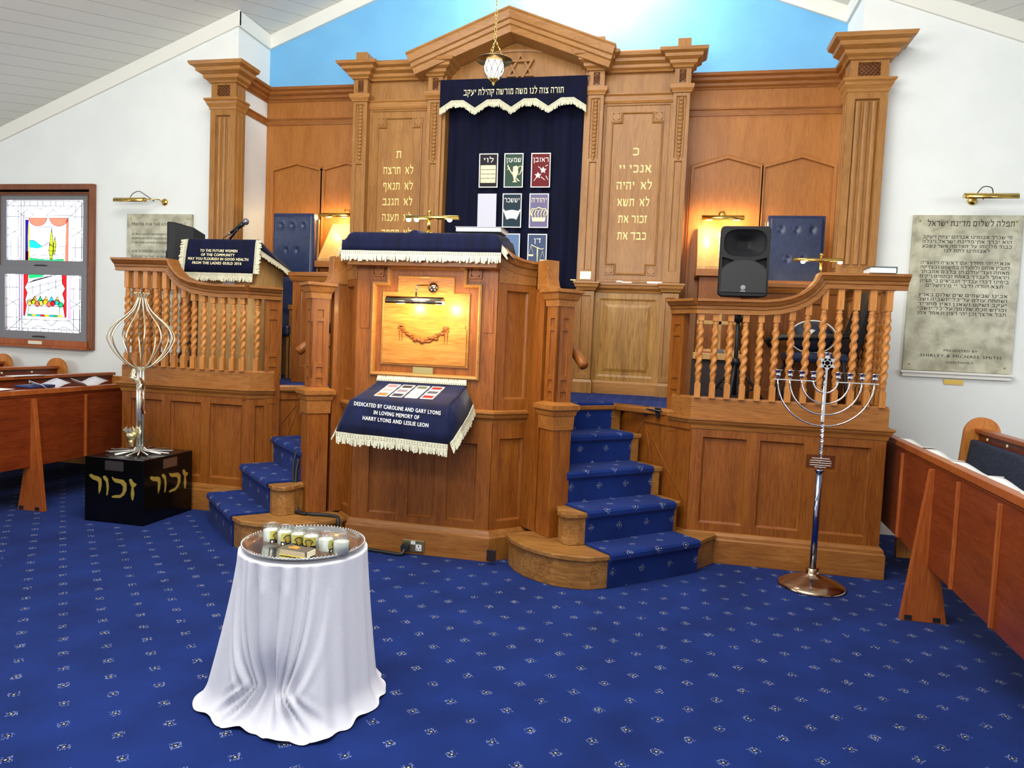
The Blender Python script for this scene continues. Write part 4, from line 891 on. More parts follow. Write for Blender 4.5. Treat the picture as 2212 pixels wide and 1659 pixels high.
# ---------------------------------------------------------------- picture lights
def picture_light(lab, x0, x1, y, z, rose, wall_y, metal=BRASS, bulbs=(), r=.027, energy=0, tilt=0, swan=None, group=None):
    """a brass trough lamp on an arm; rose = (x, z) of the wall plate"""
    t = thing('picture_light', (rose[0], wall_y, rose[1]), lab, 'lamp', group)
    m = MB(); n = 9; seg = [(r*math.cos(a), r*math.sin(a)) for a in [PI*.05+PI*1.15*i/n-PI*.05 for i in range(n+1)]]
    Bx = Basis((x0, y, z), (0, 1, 0), (0, 0, 1), (1, 0, 0)); L_ = x1-x0
    outer = seg; inner = [(u*.86, v*.86) for u, v in reversed(seg)]
    m.prism(outer+inner, 0, L_, Bx, smooth=True)
    for e in (0, L_-.004): m.prism(seg, e, e+.004, Bx)
    m.build('shade', metal, t)
    m = MB(); ax2 = Basis((0, 0, 0), (1, 0, 0), (0, 0, 1), (0, -1, 0))
    m.lathe([(.038, 0), (.038, .006), (.03, .016), (.012, .022), (.0, .024)], (rose[0], wall_y, rose[1]), 20, 0, ax2); m.build('wall_plate', metal, t)
    m = MB(); xm = swan[0] if swan else rose[0]
    m.tube([(rose[0], wall_y-.02, rose[1]), (rose[0], (wall_y+y)/2, rose[1]+.01), (xm, y+.01, rose[1]), (xm, y, rose[1]-.03), (xm, y, z+r*.8)], .006, 8); m.build('arm', metal, t)
    for i, bx in enumerate(bulbs):
        m = MB(); m.tube([(bx-.03, y, z-.004), (bx+.03, y, z-.004)], .011, 8); m.build('bulb', BULB, t)
    if energy:
        for i, bx in enumerate(bulbs): lamp('POINT', 'picture_light_glow', (bx, y, z-.03), energy, WARM, .02)
    return t
picture_light('brass picture light shining on the carved front panel of the pulpit', -1.89, -1.485, 4.65, 1.79, (-1.625, 1.90), 4.846, bulbs=(-1.79, -1.51), r=.034, energy=7, swan=(-1.68,), metal=pm('dark_chrome_brass', (170, 156, 128), .12, 1))
picture_light('brass picture light over the sloping desk at the left of the ark', -3.70, -3.30, 7.16, 2.80, (-3.42, 2.87), 7.36, bulbs=(-3.6, -3.42), r=.032, energy=6)
picture_light('brass picture light over the sloping desk at the right of the ark', .26, .65, 7.16, 2.80, (.46, 2.87), 7.36, bulbs=(.33, .58), r=.032, energy=8)
picture_light('unlit brass picture light over the tablet with the English prayer', -5.78, -5.42, 6.62, 2.85, (-5.32, 2.87), 6.8, swan=(-5.42,), r=.033)
picture_light('unlit brass picture light over the large Hebrew tablet', 2.31, 2.70, 6.58, 2.885, (2.45, 2.90), 6.8, r=.034)
for nm, x in (('a', -5.6), ('b', 2.5)):
    pts = [(x, 6.62, 2.875), (x, 6.66, 2.93), (x+.04, 6.70, 2.965), (x+.08, 6.74, 2.94), (x+.16, 6.79, 2.88)] if x < 0 else [(x+.02, 6.58, 2.91), (x+.02, 6.62, 2.97), (x-.02, 6.68, 2.99), (x-.05, 6.74, 2.93), (x-.05, 6.79, 2.90)]
    cable('lamp_flex', pts, .004, 'thin dark flex looping from the picture light over the %s tablet' % ('English' if x < 0 else 'large Hebrew'))
def desk_lamp(lab, x, y, zb, zt_, x0, x1, bulbs, metal=BRASS, energy=1.0):
    t = thing('desk_lamp', (x, y, zb), lab, 'lamp')
    m = MB(); m.lathe([(.05, 0), (.05, .008), (.02, .02), (.012, .03)], (x, y, zb), 20); m.build('base', metal, t)
    m = MB(); m.tube([(x, y, zb+.02), (x, y, zt_+.045)], .011, 10); m.ball((x, y, zt_+.055), .016, 10); m.build('stem', metal, t)
    m = MB(); n = 9; r = .026; seg = [(r*math.cos(PI*i/n), r*math.sin(PI*i/n)) for i in range(n+1)]
    Bx = Basis((x0, y-.03, zt_), (0, 1, 0), (0, 0, 1), (1, 0, 0)); m.prism(seg+[(u*.85, v*.85-.001) for u, v in reversed(seg)], 0, x1-x0, Bx, smooth=True)
    for e in (0, x1-x0-.004): m.prism(seg, e, e+.004, Bx)
    m.build('shade', metal, t)
    for bx in bulbs:
        m = MB(); m.ball((bx, y-.03, zt_-.006), .015, 10, sc=(1.3, 1, 1)); m.build('bulb', BULBW, t)
        if energy: lamp('POINT', 'desk_lamp_glow', (bx, y-.03, zt_-.035), energy, (1, .85, .6), .02)
desk_lamp('brass tube lamp with lit bulbs standing on the pulpit cloth', -1.735, 5.02, 2.295, 2.405, -1.90, -1.50, (-1.88, -1.82, -1.57))

# ---------------------------------------------------------------- stage fronts with balustrades
def twist(m, x, y, z0, z1, r=.022, turns=None):
    L_ = z1-z0; n = max(24, int(L_/.010)); k = 14; vs = []; pitch = .13
    for i in range(n+1):
        z = z0+L_*i/n; e = min(1, min(i, n-i)/5)
        for j in range(k):
            a = 2*PI*j/k; rr = r*(1+.26*e*math.cos(2*(a-2*PI*z/pitch)))*(1 if 2 < i < n-2 else .85)
            vs.append((x+rr*math.cos(a), y+rr*math.sin(a), z))
    m.add(vs, [(i*k+j, i*k+(j+1) % k, (i+1)*k+(j+1) % k, (i+1)*k+j) for i in range(n) for j in range(k)], True)
def baluster(par, x, y, zb, zt_, tw=(1.34, 1.73)):
    m = MB(); h = .021; t1 = tw[1]+max(0, (zt_-1.83)*.55)
    m.box(x-h, x+h, y-h, y+h, zb, tw[0]-.035); m.box(x-h, x+h, y-h, y+h, t1+.03, zt_)
    m.lathe([(.02, tw[0]-.04), (.021, tw[0]-.03), (.015, tw[0]-.02), (.021, tw[0]-.012), (.016, tw[0]-.002), (.018, tw[0])], (x, y, 0), 12)
    m.lathe([(.018, t1), (.016, t1+.004), (.022, t1+.012), (.015, t1+.02), (.02, t1+.03), (.02, t1+.036)], (x, y, 0), 12)
    twist(m, x, y, tw[0], t1); return m.build('baluster', TWIST, par)
RAILP = [(0, -.065), (0, .075), (.018, .075), (.022, .065), (.045, .045), (.05, .03), (.068, .028), (.075, .018), (.105, .018), (.105, -.03), (.075, -.03), (.05, -.04), (.022, -.06)]
def enclosure(s, xo, xi, lab, panels, curve, front_xs, cham_bal):
    t = thing('stage_front', ((xo+xi)/2, 5.6, 0), lab, 'balustrade')
    P = [(xi-s*.14, 5.54), (xi, 5.40), (xo, 5.40), (xo, 6.78)]
    if s < 0: P = P[::-1]
    m = MB(); m.prism([(xo-s*.03, 6.785), (xo-s*.03, 5.435), (xi+s*.01, 5.435), (xi-s*.12, 5.565), (xi-s*.12, 5.6), (xi, 5.52), (xo-s*.06, 5.52), (xo-s*.06, 6.785)], 0, 1.15); m.build('carcass', OAKR, t)
    m = MB(); m.sweep(P, [(0, 0), (.038, 0), (.038, .17), (.03, .18), (.028, .2), (.012, .22), (0, .225)]); m.build('plinth', OAKRH, t, .002)
    m = MB(); a, b = sorted((xi, xo)); m.panel(a, b, .2, .99, [(p, r, .28, .915) for p, r in panels], front(5.398), .026, .014, back=.034); m.build('panelled_front', OAKR, t)
    m = MB(); B = Basis((xo, 0, 0), (0, 1, 0), (0, 0, 1), (s, 0, 0)); m.panel(5.4, 6.78, .2, .99, [(5.5+.42*k, 5.84+.42*k, .28, .915) for k in range(3)], Basis((xo+s*.002, 0, 0), (0, 1, 0), (0, 0, 1), (s, 0, 0)), .024, .014, back=.03); m.build('panelled_side', OAKR, t)
    cB = Basis((xi, 5.398, 0), (-s*q, q, 0), (0, 0, 1), (-s*q, -q, 0))
    m = MB(); m.panel(0, .2, .2, .99, [(.05, .15, .28, .915)], cB, .02, .01, back=.03); m.build('canted_panel', OAKR, t)
    m = MB(); m.sweep(P, [(0, .97), (.008, .975), (.014, 1.0), (.03, 1.02), (.034, 1.035), (.044, 1.04), (.044, 1.055), (-.06, 1.06)]); m.build('sill_moulding', OAKRH, t, .002)
    m = MB(); m.sweep(P, [(-.07, 1.055), (.004, 1.055), (.004, 1.195), (-.004, 1.208), (-.07, 1.208)]); m.build('kerb_board', OAKRH, t)
    # handrail
    xend = xo+s*.055
    pth = [(xi-s*.0, 1.915)]+curve+[(xend, 2.117)]
    B = front(5.38)
    m = MB(); m.sweep(pth if s > 0 else pth[::-1], RAILP, B); m.build('handrail', OAKRH, t)
    m = MB(); By = Basis((xo-s*.02, 0, 0), (0, 1, 0), (0, 0, 1), (s, 0, 0)); m.sweep([(5.40, 2.117), (6.78, 2.117)], RAILP, By); m.build('side_handrail', OAKRH, t)
    Bc = Basis((xi, 5.395, 0), (-s*q, q, 0), (0, 0, 1), (-s*q, -q, 0))
    pc = [(-.03, 1.915), (.24, 1.915)]
    m = MB(); m.sweep(pc, RAILP, Bc); m.build('canted_handrail', OAKRH, t)
    # end post with small inset squares
    m = MB(); Bp = Basis((xi, 5.398, 0), (-s*q, q, 0), (0, 0, 1), (-s*q, -q, 0))
    m.panel(.12, .25, 1.06, 1.82, [(.155, .215, 1.67, 1.73), (.155, .215, 1.36, 1.645), (.155, .215, 1.275, 1.33), (.155, .215, 1.19, 1.245)], Bp, .010, .002, back=.06); m.panel(.12, .25, .0, 1.06, [(.155, .215, .28, .93)], Basis(Bp.O+Bp.N*.004, Bp.U, Bp.V, Bp.N), .008, .005, back=.06); m.build('end_post', OAKR, t)
    def top_at(x):
        pts = sorted([(xi-s*.3, 1.915)]+pth+[(xend+s*.1, 2.117)])
        for (a, za), (b, zb) in zip(pts, pts[1:]):
            if a <= x <= b and b > a: return za+(zb-za)*(x-a)/(b-a)-.07
        return 1.84
    for x in front_xs: baluster(t, x, 5.37+.03, 1.2, top_at(x) - (.035 if .3 < abs(x-curve[0][0]) < .01 else .02))
    for k in range(12): baluster(t, xo-s*.025, 5.50+.107*k, 1.2, 2.03)
    if cham_bal: p = cB.p(.06, 0, -.03); baluster(t, p.x, p.y, 1.2, 1.83)
    return t
lsp = lambda a, b, n: [a+(b-a)*i/(n-1) for i in range(n)]
enclosure(1, 1.53, .20, 'right oak stage front with panels and barley-twist balusters beside the large Hebrew tablet', [(.296, .604), (.696, .994), (1.097, 1.435)],
          [(.66, 1.917), (.76, 1.928), (.84, 1.95), (.90, 1.98), (.95, 2.02), (.985, 2.065), (1.005, 2.117)], lsp(.235, 1.48, 13), False)
enclosure(-1, -4.62, -3.39, 'left oak stage front with panels and barley-twist balusters behind the wire tree sculpture', [(-4.53, -4.224), (-4.141, -3.843), (-3.756, -3.452)],
          [(-3.70, 1.917), (-3.80, 1.926), (-3.92, 1.945), (-4.0, 1.975), (-4.05, 2.015), (-4.09, 2.06), (-4.115, 2.117)], lsp(-4.575, -3.46, 13), True)

# ---------------------------------------------------------------- carpeted steps, mirrored pair
RISE, GO = .217, .25
ex, ey = math.cos(math.radians(44)), math.sin(math.radians(44))
def steps(mir, lab):
    mx = (lambda x: mirx(x)) if mir else (lambda x: x)
    def Pt(s_, e_): return (mx(-.28-ey*s_+ex*e_), 4.53+ex*s_+ey*e_)
    def fix(p): return p[::-1] if mir else p
    t = thing('carpeted_steps', (*Pt(.2, .4), 0), lab, 'steps')
    for k in range(1, 5):
        s0 = (k-1)*GO; z = k*RISE; back = min(s0+.55, 1.05)
        if k == 1:
            arc = [(mx(x), y) for x, y in [(-1.02, 4.81), (-.95, 4.68), (-.86, 4.58), (-.76, 4.51), (-.64, 4.455), (-.52, 4.435), (-.40, 4.45)]]
            poly = arc+[Pt(0, 0), Pt(0, .8), Pt(.05, .92), (mx(.425), 5.33), (mx(.42), 5.385), (mx(.22), 5.385), Pt(.3, .9), Pt(.6, .8), Pt(.6, 0), (mx(-.90), 4.93)]
        elif k == 2:
            arc = [(mx(x), y) for x, y in [(-.66, 4.80), (-.655, 4.72), (-.62, 4.66), (-.57, 4.64), (-.51, 4.66)]]
            poly = arc+[Pt(s0, 0), Pt(s0, .8), Pt(s0+.02, .87), Pt(s0+.05, .905), Pt(back, .905), Pt(back, .008)]
        else: poly = [Pt(s0, .008), Pt(s0, .905), Pt(back, .905), Pt(back, .008)]
        poly = fix(poly)
        m = MB(); m.prism(poly, z-.032, z)
        c = Vector(Pt(s0+.3, .4)); ins = [tuple(Vector(p)+(c-Vector(p)).normalized()*.022) for p in poly]
        m.prism(ins, z-RISE if k > 1 else 0, z-.03); m.build('step', OAKS, t, .006)
    # nosing at the platform edge and the side wall
    m = MB(); e0, e1 = Pt(4*GO, .8), Pt(4*GO+.0, .80)
    lip = [Pt(4*GO, -.15), Pt(4*GO, .80), Pt(4*GO+.14, .80), (mx(.08), 5.53), (mx(.12), 5.57)]
    m.sweep(lip if not mir else lip[::-1], [(-.04, HP-.05), (.006, HP-.05), (.018, HP-.04), (.02, HP-.015), (.008, HP+.004), (-.04, HP+.004)]); m.build('platform_nosing', OAKRH, t)
    m = MB(); W0, W1 = Pt(.16+.0, .945), Pt(4*GO+.12, .945); d_ = Vector((W1[0]-W0[0], W1[1]-W0[1], 0)); L_ = d_.length; U = d_.normalized(); N = Vector((-ex*(1 if not mir else -1), -ey, 0))
    B = Basis((W0[0], W0[1], 0), U, (0, 0, 1), N); m.prism([(.12, 0), (L_, 0), (L_, HP-.03), (.12, HP-.03)], -.04, 0, B)
    m.prism([(.12, HP-.12), (L_-.35, HP-.12), (L_-.35, HP-.04), (.12, HP-.04)], 0, .014, B)
    for a, b in (((.15, .42), (L_-.36, HP-.14)), ((L_-.33, HP-.12), (L_-.2, .75)), ((L_-.36, HP-.13), (L_-.5, .5))): m.tube([B.p(*a, .003), B.p(*b, .003)], .004, 5)
    m.build('side_wall', OAKR, t)
    m = MB(); m.prism([Pt(4*GO+.015, -.1), Pt(4*GO+.015, .9), Pt(4*GO+.05, .9), Pt(4*GO+.05, -.1)], 4*RISE-.02, HP-.03); m.build('top_riser', OAKS, t)
    # runner
    prof = []; l = .008
    for k in range(1, 6):
        s0 = (k-1)*GO; z = k*RISE
        prof += [(s0+.012, z-RISE+(.01 if k > 1 else .002)), (s0+.008, z-.05), (s0-.012, z-.026), (s0-.012, z-.004), (s0-.002, z+.007), (s0+.03, z+.009)]
        prof += [(s0+GO*.6, z+.009), (s0+GO-.005, z+.009)] if k < 5 else [(s0+.12, z+.007)]
    m = MB(); arc = 0; vs = []; uvs = []; w0, w1, ne = 0.0, .8, 8
    if mir: w0, w1 = 0, .8
    for i, (s_, z) in enumerate(prof):
        if i: arc += math.hypot(s_-prof[i-1][0], z-prof[i-1][1])
        for j in range(ne+1):
            e_ = w0+(w1-w0)*j/ne
            if i == 0 or True: vs.append((*Pt(s_, e_), z)); uvs.append((e_+.1, arc+.03))
    n = ne+1
    fs = [(i*n+j, i*n+j+1, (i+1)*n+j+1, (i+1)*n+j) for i in range(len(prof)-1) for j in range(ne)]
    m.add(vs, fs, False)
    for i, u in enumerate(uvs): m.uv[i] = u
    o = m.build('stair_runner', CARPET, t); sd = o.modifiers.new('thick', 'SOLIDIFY'); sd.thickness = .012; sd.offset = 0
    return t
steps(False, 'oak steps with a blue patterned runner at the right of the pulpit')
steps(True, 'oak steps with a blue patterned runner at the left of the pulpit')
cable('cable', [(-2.64, 4.875, .60), (-2.645, 4.85, .50), (-2.635, 4.83, .40), (-2.62, 4.81, .30), (-2.58, 4.78, .232), (-2.48, 4.755, .23), (-2.36, 4.77, .23), (-2.27, 4.765, .226), (-2.245, 4.74, .20), (-2.24, 4.725, .10), (-2.215, 4.72, .015), (-2.05, 4.76, .013), (-1.9, 4.745, .013), (-1.78, 4.73, .013), (-1.745, 4.735, .02), (-1.74, 4.755, .045)], .013, 'black taped cable running down the left newel and along the pulpit plinth')
cable('cable', [(-2.655, 4.87, .66), (-2.665, 4.845, .56), (-2.65, 4.82, .42), (-2.645, 4.80, .33), (-2.60, 4.765, .24), (-2.5, 4.735, .232)], .008, 'thinner black cable hanging loose beside the left newel')
t = thing('bolt_lock', (-.06, 5.62, HP), 'black sliding bolt on the platform edge above the right steps', 'bolt')
m = MB(); B = Basis((-.02, 5.605, 0), (-q, q, 0), (0, 0, 1), (-q, -q, 0))
for u in (.0, .13): m.prism([(u-.03, HP+.006), (u+.03, HP+.006), (u+.01, HP-.07), (u-.01, HP-.07)], .022, .032, B)
m.build('strap', BLACK, t)
m = MB(); m.tube([B.p(-.05, HP-.015, .038), B.p(.17, HP-.015, .038)], .007); m.build('rod', BLACK, t)

# ---------------------------------------------------------------- high-backed chairs, desks in front of them
def throne(xc, y, w_, ztop, lab, group):
    t = thing('high_back_chair', (xc, y, HP), lab, 'chair', group)
    z0 = HP+.5; m = MB(); nx, nz = 64, 72; vs = []; btn = [(-.27, .12), (0, .12), (.27, .12), (-.13, .36), (.13, .36), (-.27, .60), (0, .60), (.27, .60)]
    H_ = ztop-z0
    for j in range(nz+1):
        for i in range(nx+1):
            u = i/nx-.5; v = j/nz; e = min(.5-abs(u), .5)*w_; ev = min(v, 1-v)*H_
            d = .035*min(1, e/.03)**.5*min(1, ev/.03)**.5
            for bu, bv in btn:
                r2 = ((u-bu)*w_)**2+((1-v-bv*.9/1)*H_)**2; d -= .020*math.exp(-(r2/.0004)**.7)
            cr = .02 if (abs(u) > .46 and v > .96) else 0
            vs.append((xc+u*w_*(1-cr), y-.02-d, z0+v*H_-cr*.3))
    m.add(vs, [(j*(nx+1)+i, j*(nx+1)+i+1, (j+1)*(nx+1)+i+1, (j+1)*(nx+1)+i) for j in range(nz) for i in range(nx)], True)
    m.box(xc-w_/2+.003, xc+w_/2-.003, y-.03, y+.045, z0+.003, ztop-.003)
    b_ = m.build('backrest', LEATHER, t, 0)
    m = MB()
    for bu, bv in btn: m.ball((xc+bu*w_, y-.037, z0+(1-bv*.9)*H_), .011, 10, sc=(1, .5, 1))
    m.build('button', LEATHER, b_)
    m = MB(); m.box(xc-w_/2, xc+w_/2, y-.50, y-.03, HP+.42, HP+.53); m.build('seat', LEATHER, t, .025)
    m = MB(); m.box(xc-w_/2-.01, xc+w_/2+.01, y+.045, y+.075, HP, ztop-.05); m.build('back_board', OAK, t, .004)
    for s in (-1, 1):
        m = MB(); m.box(xc+s*(w_/2)-.025, xc+s*(w_/2)+.022, y-.48, y+.03, HP+.68, HP+.73); m.box(xc+s*(w_/2)-.02, xc+s*(w_/2)+.02, y-.46, y-.41, HP, HP+.68); m.build('arm', OAK, t, .006)
        for yy in (y-.46, y-.02):
            m = MB(); m.box(xc+s*w_/2*.9-.022, xc+s*w_/2*.9+.022, yy, yy+.045, HP, HP+.42); m.build('leg', OAK, t, .003)
throne(-3.875, 6.95, .47, 2.785, 'high navy leather button-back chair at the left of the ark', 'high-backed chairs')
throne(1.09, 7.0, .50, 2.80, 'high navy leather button-back chair at the right of the ark', 'high-backed chairs')
def warden_desk(x0, x1, y0, y1, ztop, lab):
    t = thing('reading_desk', ((x0+x1)/2, (y0+y1)/2, HP), lab, 'desk')
    m = MB(); m.panel(x0, x1, HP, ztop-.03, [(x0+.08, x1-.08, HP+.15, ztop-.16)], front(y0), .014, .012); m.build('front_panel', OAKR, t)
    for a in (x0, x1-.03):
        m = MB(); m.box(a, a+.03, y0+.001, y1, HP, ztop-.03); m.build('side_panel', OAKR, t, .003)
    m = MB(); m.prism([(y0-.04, ztop-.035), (y0-.04, ztop), (y1, ztop+.04), (y1, ztop+.005)], x0-.03, x1+.03, Basis((0, 0, 0), (0, 1, 0), (0, 0, 1), (1, 0, 0))); m.build('desk_top', OAKD, t, .004)
    m = MB(); m.sweep([(x0, y1), (x0, y0), (x1, y0), (x1, y1)], [(0, ztop-.08), (.012, ztop-.08), (.025, ztop-.05), (.03, ztop-.035), (0, ztop-.035)]); m.build('moulding', OAKD, t)
warden_desk(.70, 1.36, 6.32, 6.48, 2.125, 'oak reading desk in front of the right-hand navy chair')
warden_desk(-3.42, -2.92, 6.12, 6.48, 2.10, 'oak reading desk right of the plywood lectern, partly behind the pulpit newel')
desk_lamp('brass tube lamp with a lit bulb on the right-hand reading desk', 1.205, 6.36, 2.135, 2.315, .98, 1.37, (1.06, 1.345), energy=.6)
def slope_desk(x0, x1, lab, white):
    t = thing('sloping_desk', ((x0+x1)/2, 7.1, HP), lab, 'desk')
    m = MB(); B = Basis((0, 0, 0), (0, 1, 0), (0, 0, 1), (1, 0, 0)); m.prism([(7.33, 2.30), (7.33, 2.74), (7.31, 2.74), (6.98, 2.33), (6.98, 2.30)], x0, x1, B); m.build('sloping_board', PALE, t, .003)
    m = MB(); m.box(x0-.01, x1+.01, 6.93, 7.33, 2.235, 2.30); m.build('ledge', OAKD, t, .004)
    m = MB(); m.box(x0+.03, x1-.03, 7.0, 7.33, HP, 2.235); m.build('cupboard', OAKR, t, .003)
    if white:
        m = MB(); d = Vector((0, -.34, -.41)).normalized(); n = Vector((0, -d.z, d.y)); n = n if n.y < 0 else -n
        Bp = Basis((x0+.20, 7.30, 2.717), (1, 0, 0), d, n); m.prism([(0, .05), (.2, .05), (.2, .50), (0, .50)], .001, .006, Bp); solo(m.build('notice_sheet', PAPER, None), 'white sheet lying on the sloping desk behind the right loudspeaker', 'paper')
slope_desk(-3.625, -3.25, 'oak desk with a sloping top lit by the lamp at the left of the ark', False)
slope_desk(.235, .68, 'oak desk with a sloping top lit by the lamp at the right of the ark', True)

# ---------------------------------------------------------------- lectern with cloth and microphone
t = thing('lectern', (-3.92, 6.05, HP), 'pale plywood lectern standing behind the left balustrade', 'lectern')
m = MB(); B = Basis((0, 0, 0), (0, 1, 0), (0, 0, 1), (1, 0, 0)); m.prism([(5.86, HP), (5.86, 2.30), (6.30, 2.13), (6.30, HP)], -4.22, -3.62, B); m.build('cabinet', PALE, t, .004)
m = MB(); m.prism([(5.80, 2.322), (5.80, 2.345), (6.42, 2.105), (6.42, 2.08)], -4.26, -3.585, B); m.build('sloping_top', PALE, t, .004)
m = MB(); m.box(-3.97, -3.85, 5.853, 5.859, 1.925, 1.985); tag(m.build('card', PAPER, t), 'blank white card')
P = []
for j, (y, z) in enumerate([(5.745, 2.045), (5.755, 2.14), (5.765, 2.24), (5.775, 2.32), (5.785, 2.345), (5.81, 2.352), (6.1, 2.24), (6.42, 2.116)]):
    P.append([Vector((-4.275+.68*i/40-(.012*(3-j)/3*(1 if i < 20 else -.0) if j < 3 else 0), y+.005*math.sin(i*.55)*(1 if j < 3 else 0)*(3-j)/3, z)) for i in range(41)])
m = cloth_grid(P)
Rr = [P[j][40] for j in (4, 5, 6, 7)]; hemr = [Vector((-3.575, 5.79, 2.27)), Vector((-3.57, 5.83, 2.25)), Vector((-3.56, 6.1, 2.18)), Vector((-3.50, 6.44, 2.05))]
m.add(Rr+hemr, [(0, 1, 5, 4), (1, 2, 6, 5), (2, 3, 7, 6)], True)
lc = m.build('lectern_cloth', NAVY); sd = lc.modifiers.new('thick', 'SOLIDIFY'); sd.thickness = .006
solo(lc, 'navy cloth with a Ladies Guild dedication and cream fringe over the plywood lectern', 'cloth')
fringe([P[0][i]+Vector((0, -.005, 0)) for i in range(0, 41, 4)], (0, -1, 0), (0, 0, -1), .032, lc, seed=11)
fringe([P[4][40], P[3][40], P[2][40], P[1][40], P[0][40]], (.2, -1, 0), (1, 0, -.1), .02, lc, seed=12)
fringe([P[0][0], P[2][0], P[4][0]], (-.2, -1, 0), (-1, 0, -.1), .02, lc, seed=13)
fringe([hemr[0], hemr[1], hemr[2], hemr[3]], (1, 0, .3), (.25, 0, -.97), .02, lc, seed=14)
Bt = Basis((-3.945, 5.541, .011), (1, 0, 0), (0, .1, .995), (0, -.995, .1)); m = MB()
for k, (tx, w_) in enumerate((('TO THE FUTURE WOMEN', .37), ('OF THE COMMUNITY', .335), ('MAY YOU FLOURISH IN GOOD HEALTH', .60), ('FROM THE LADIES GUILD 2016', .49))): m.text(tx, .034, Bt, (0, -.005, .0, -.01)[k], 2.228-.037*k, fit=w_, bold=.026, ext=.014)
m.build('lettering', PALEG, lc)
t = thing('microphone', (-3.87, 5.98, 2.29), 'black handheld microphone clipped to a thin stand on the left lectern', 'microphone')
a, b = Vector((-3.96, 5.95, 2.43)), Vector((-3.765, 5.88, 2.52))
m = MB(); m.tube([a, a.lerp(b, .3), a.lerp(b, .72), a.lerp(b, .8)], [.012, .015, .021, .024], 12); m.build('handle', BLACK, t)
m = MB(); m.ball(b, .030, 14); m.build('grille', noisy('mic_mesh', (90, 92, 96), (150, 152, 158), (300, 300, 300), .4, metal=.8), t)
m = MB(); m.tube([a-(b-a).normalized()*.03, a], .011, 8); m.build('plug', STEEL, t)
m = MB(); m.tube([(-3.975, 5.93, 2.345), (-3.89, 5.92, 2.44), (-3.86, 5.915, 2.462)], .011, 8); m.tube([(-3.975, 5.93, 2.30), (-3.975, 5.93, 2.35)], .014, 8); m.build('stand', BLACK, t)
cable('microphone_lead', [a-(b-a).normalized()*.03, (-4.02, 5.95, 2.39), (-4.055, 5.94, 2.35), (-4.06, 5.93, 2.31)], .004, 'thin black lead curving down from the microphone on the left lectern')

# ---------------------------------------------------------------- loudspeakers on tripods
def cut(o, k):
    """carve the shape k out of a part and keep only the carved mesh"""
    c = k.build('cutter', BLACK); b_ = bmesh.new(); b_.from_mesh(c.data); bmesh.ops.recalc_face_normals(b_, faces=b_.faces[:]); b_.to_mesh(c.data); b_.free()
    b_ = bmesh.new(); b_.from_mesh(o.data); bmesh.ops.recalc_face_normals(b_, faces=b_.faces[:]); b_.to_mesh(o.data); b_.free(); bm = bpy.data.objects.new('carved', o.data); COL.objects.link(bm); bm.matrix_world = c.matrix_world
    q_ = o.parent; off = Vector((0, 0, 0))
    while q_ is not None: off = off+q_.location; q_ = q_.parent
    bm.location = off+o.location
    md = bm.modifiers.new('carve', 'BOOLEAN'); md.object = c; md.operation = 'DIFFERENCE'; md.solver = 'EXACT'
    bpy.context.view_layer.update()
    me = bpy.data.meshes.new_from_object(bm.evaluated_get(bpy.context.evaluated_depsgraph_get()))
    bpy.data.objects.remove(bm); bpy.data.objects.remove(c); o.data = me
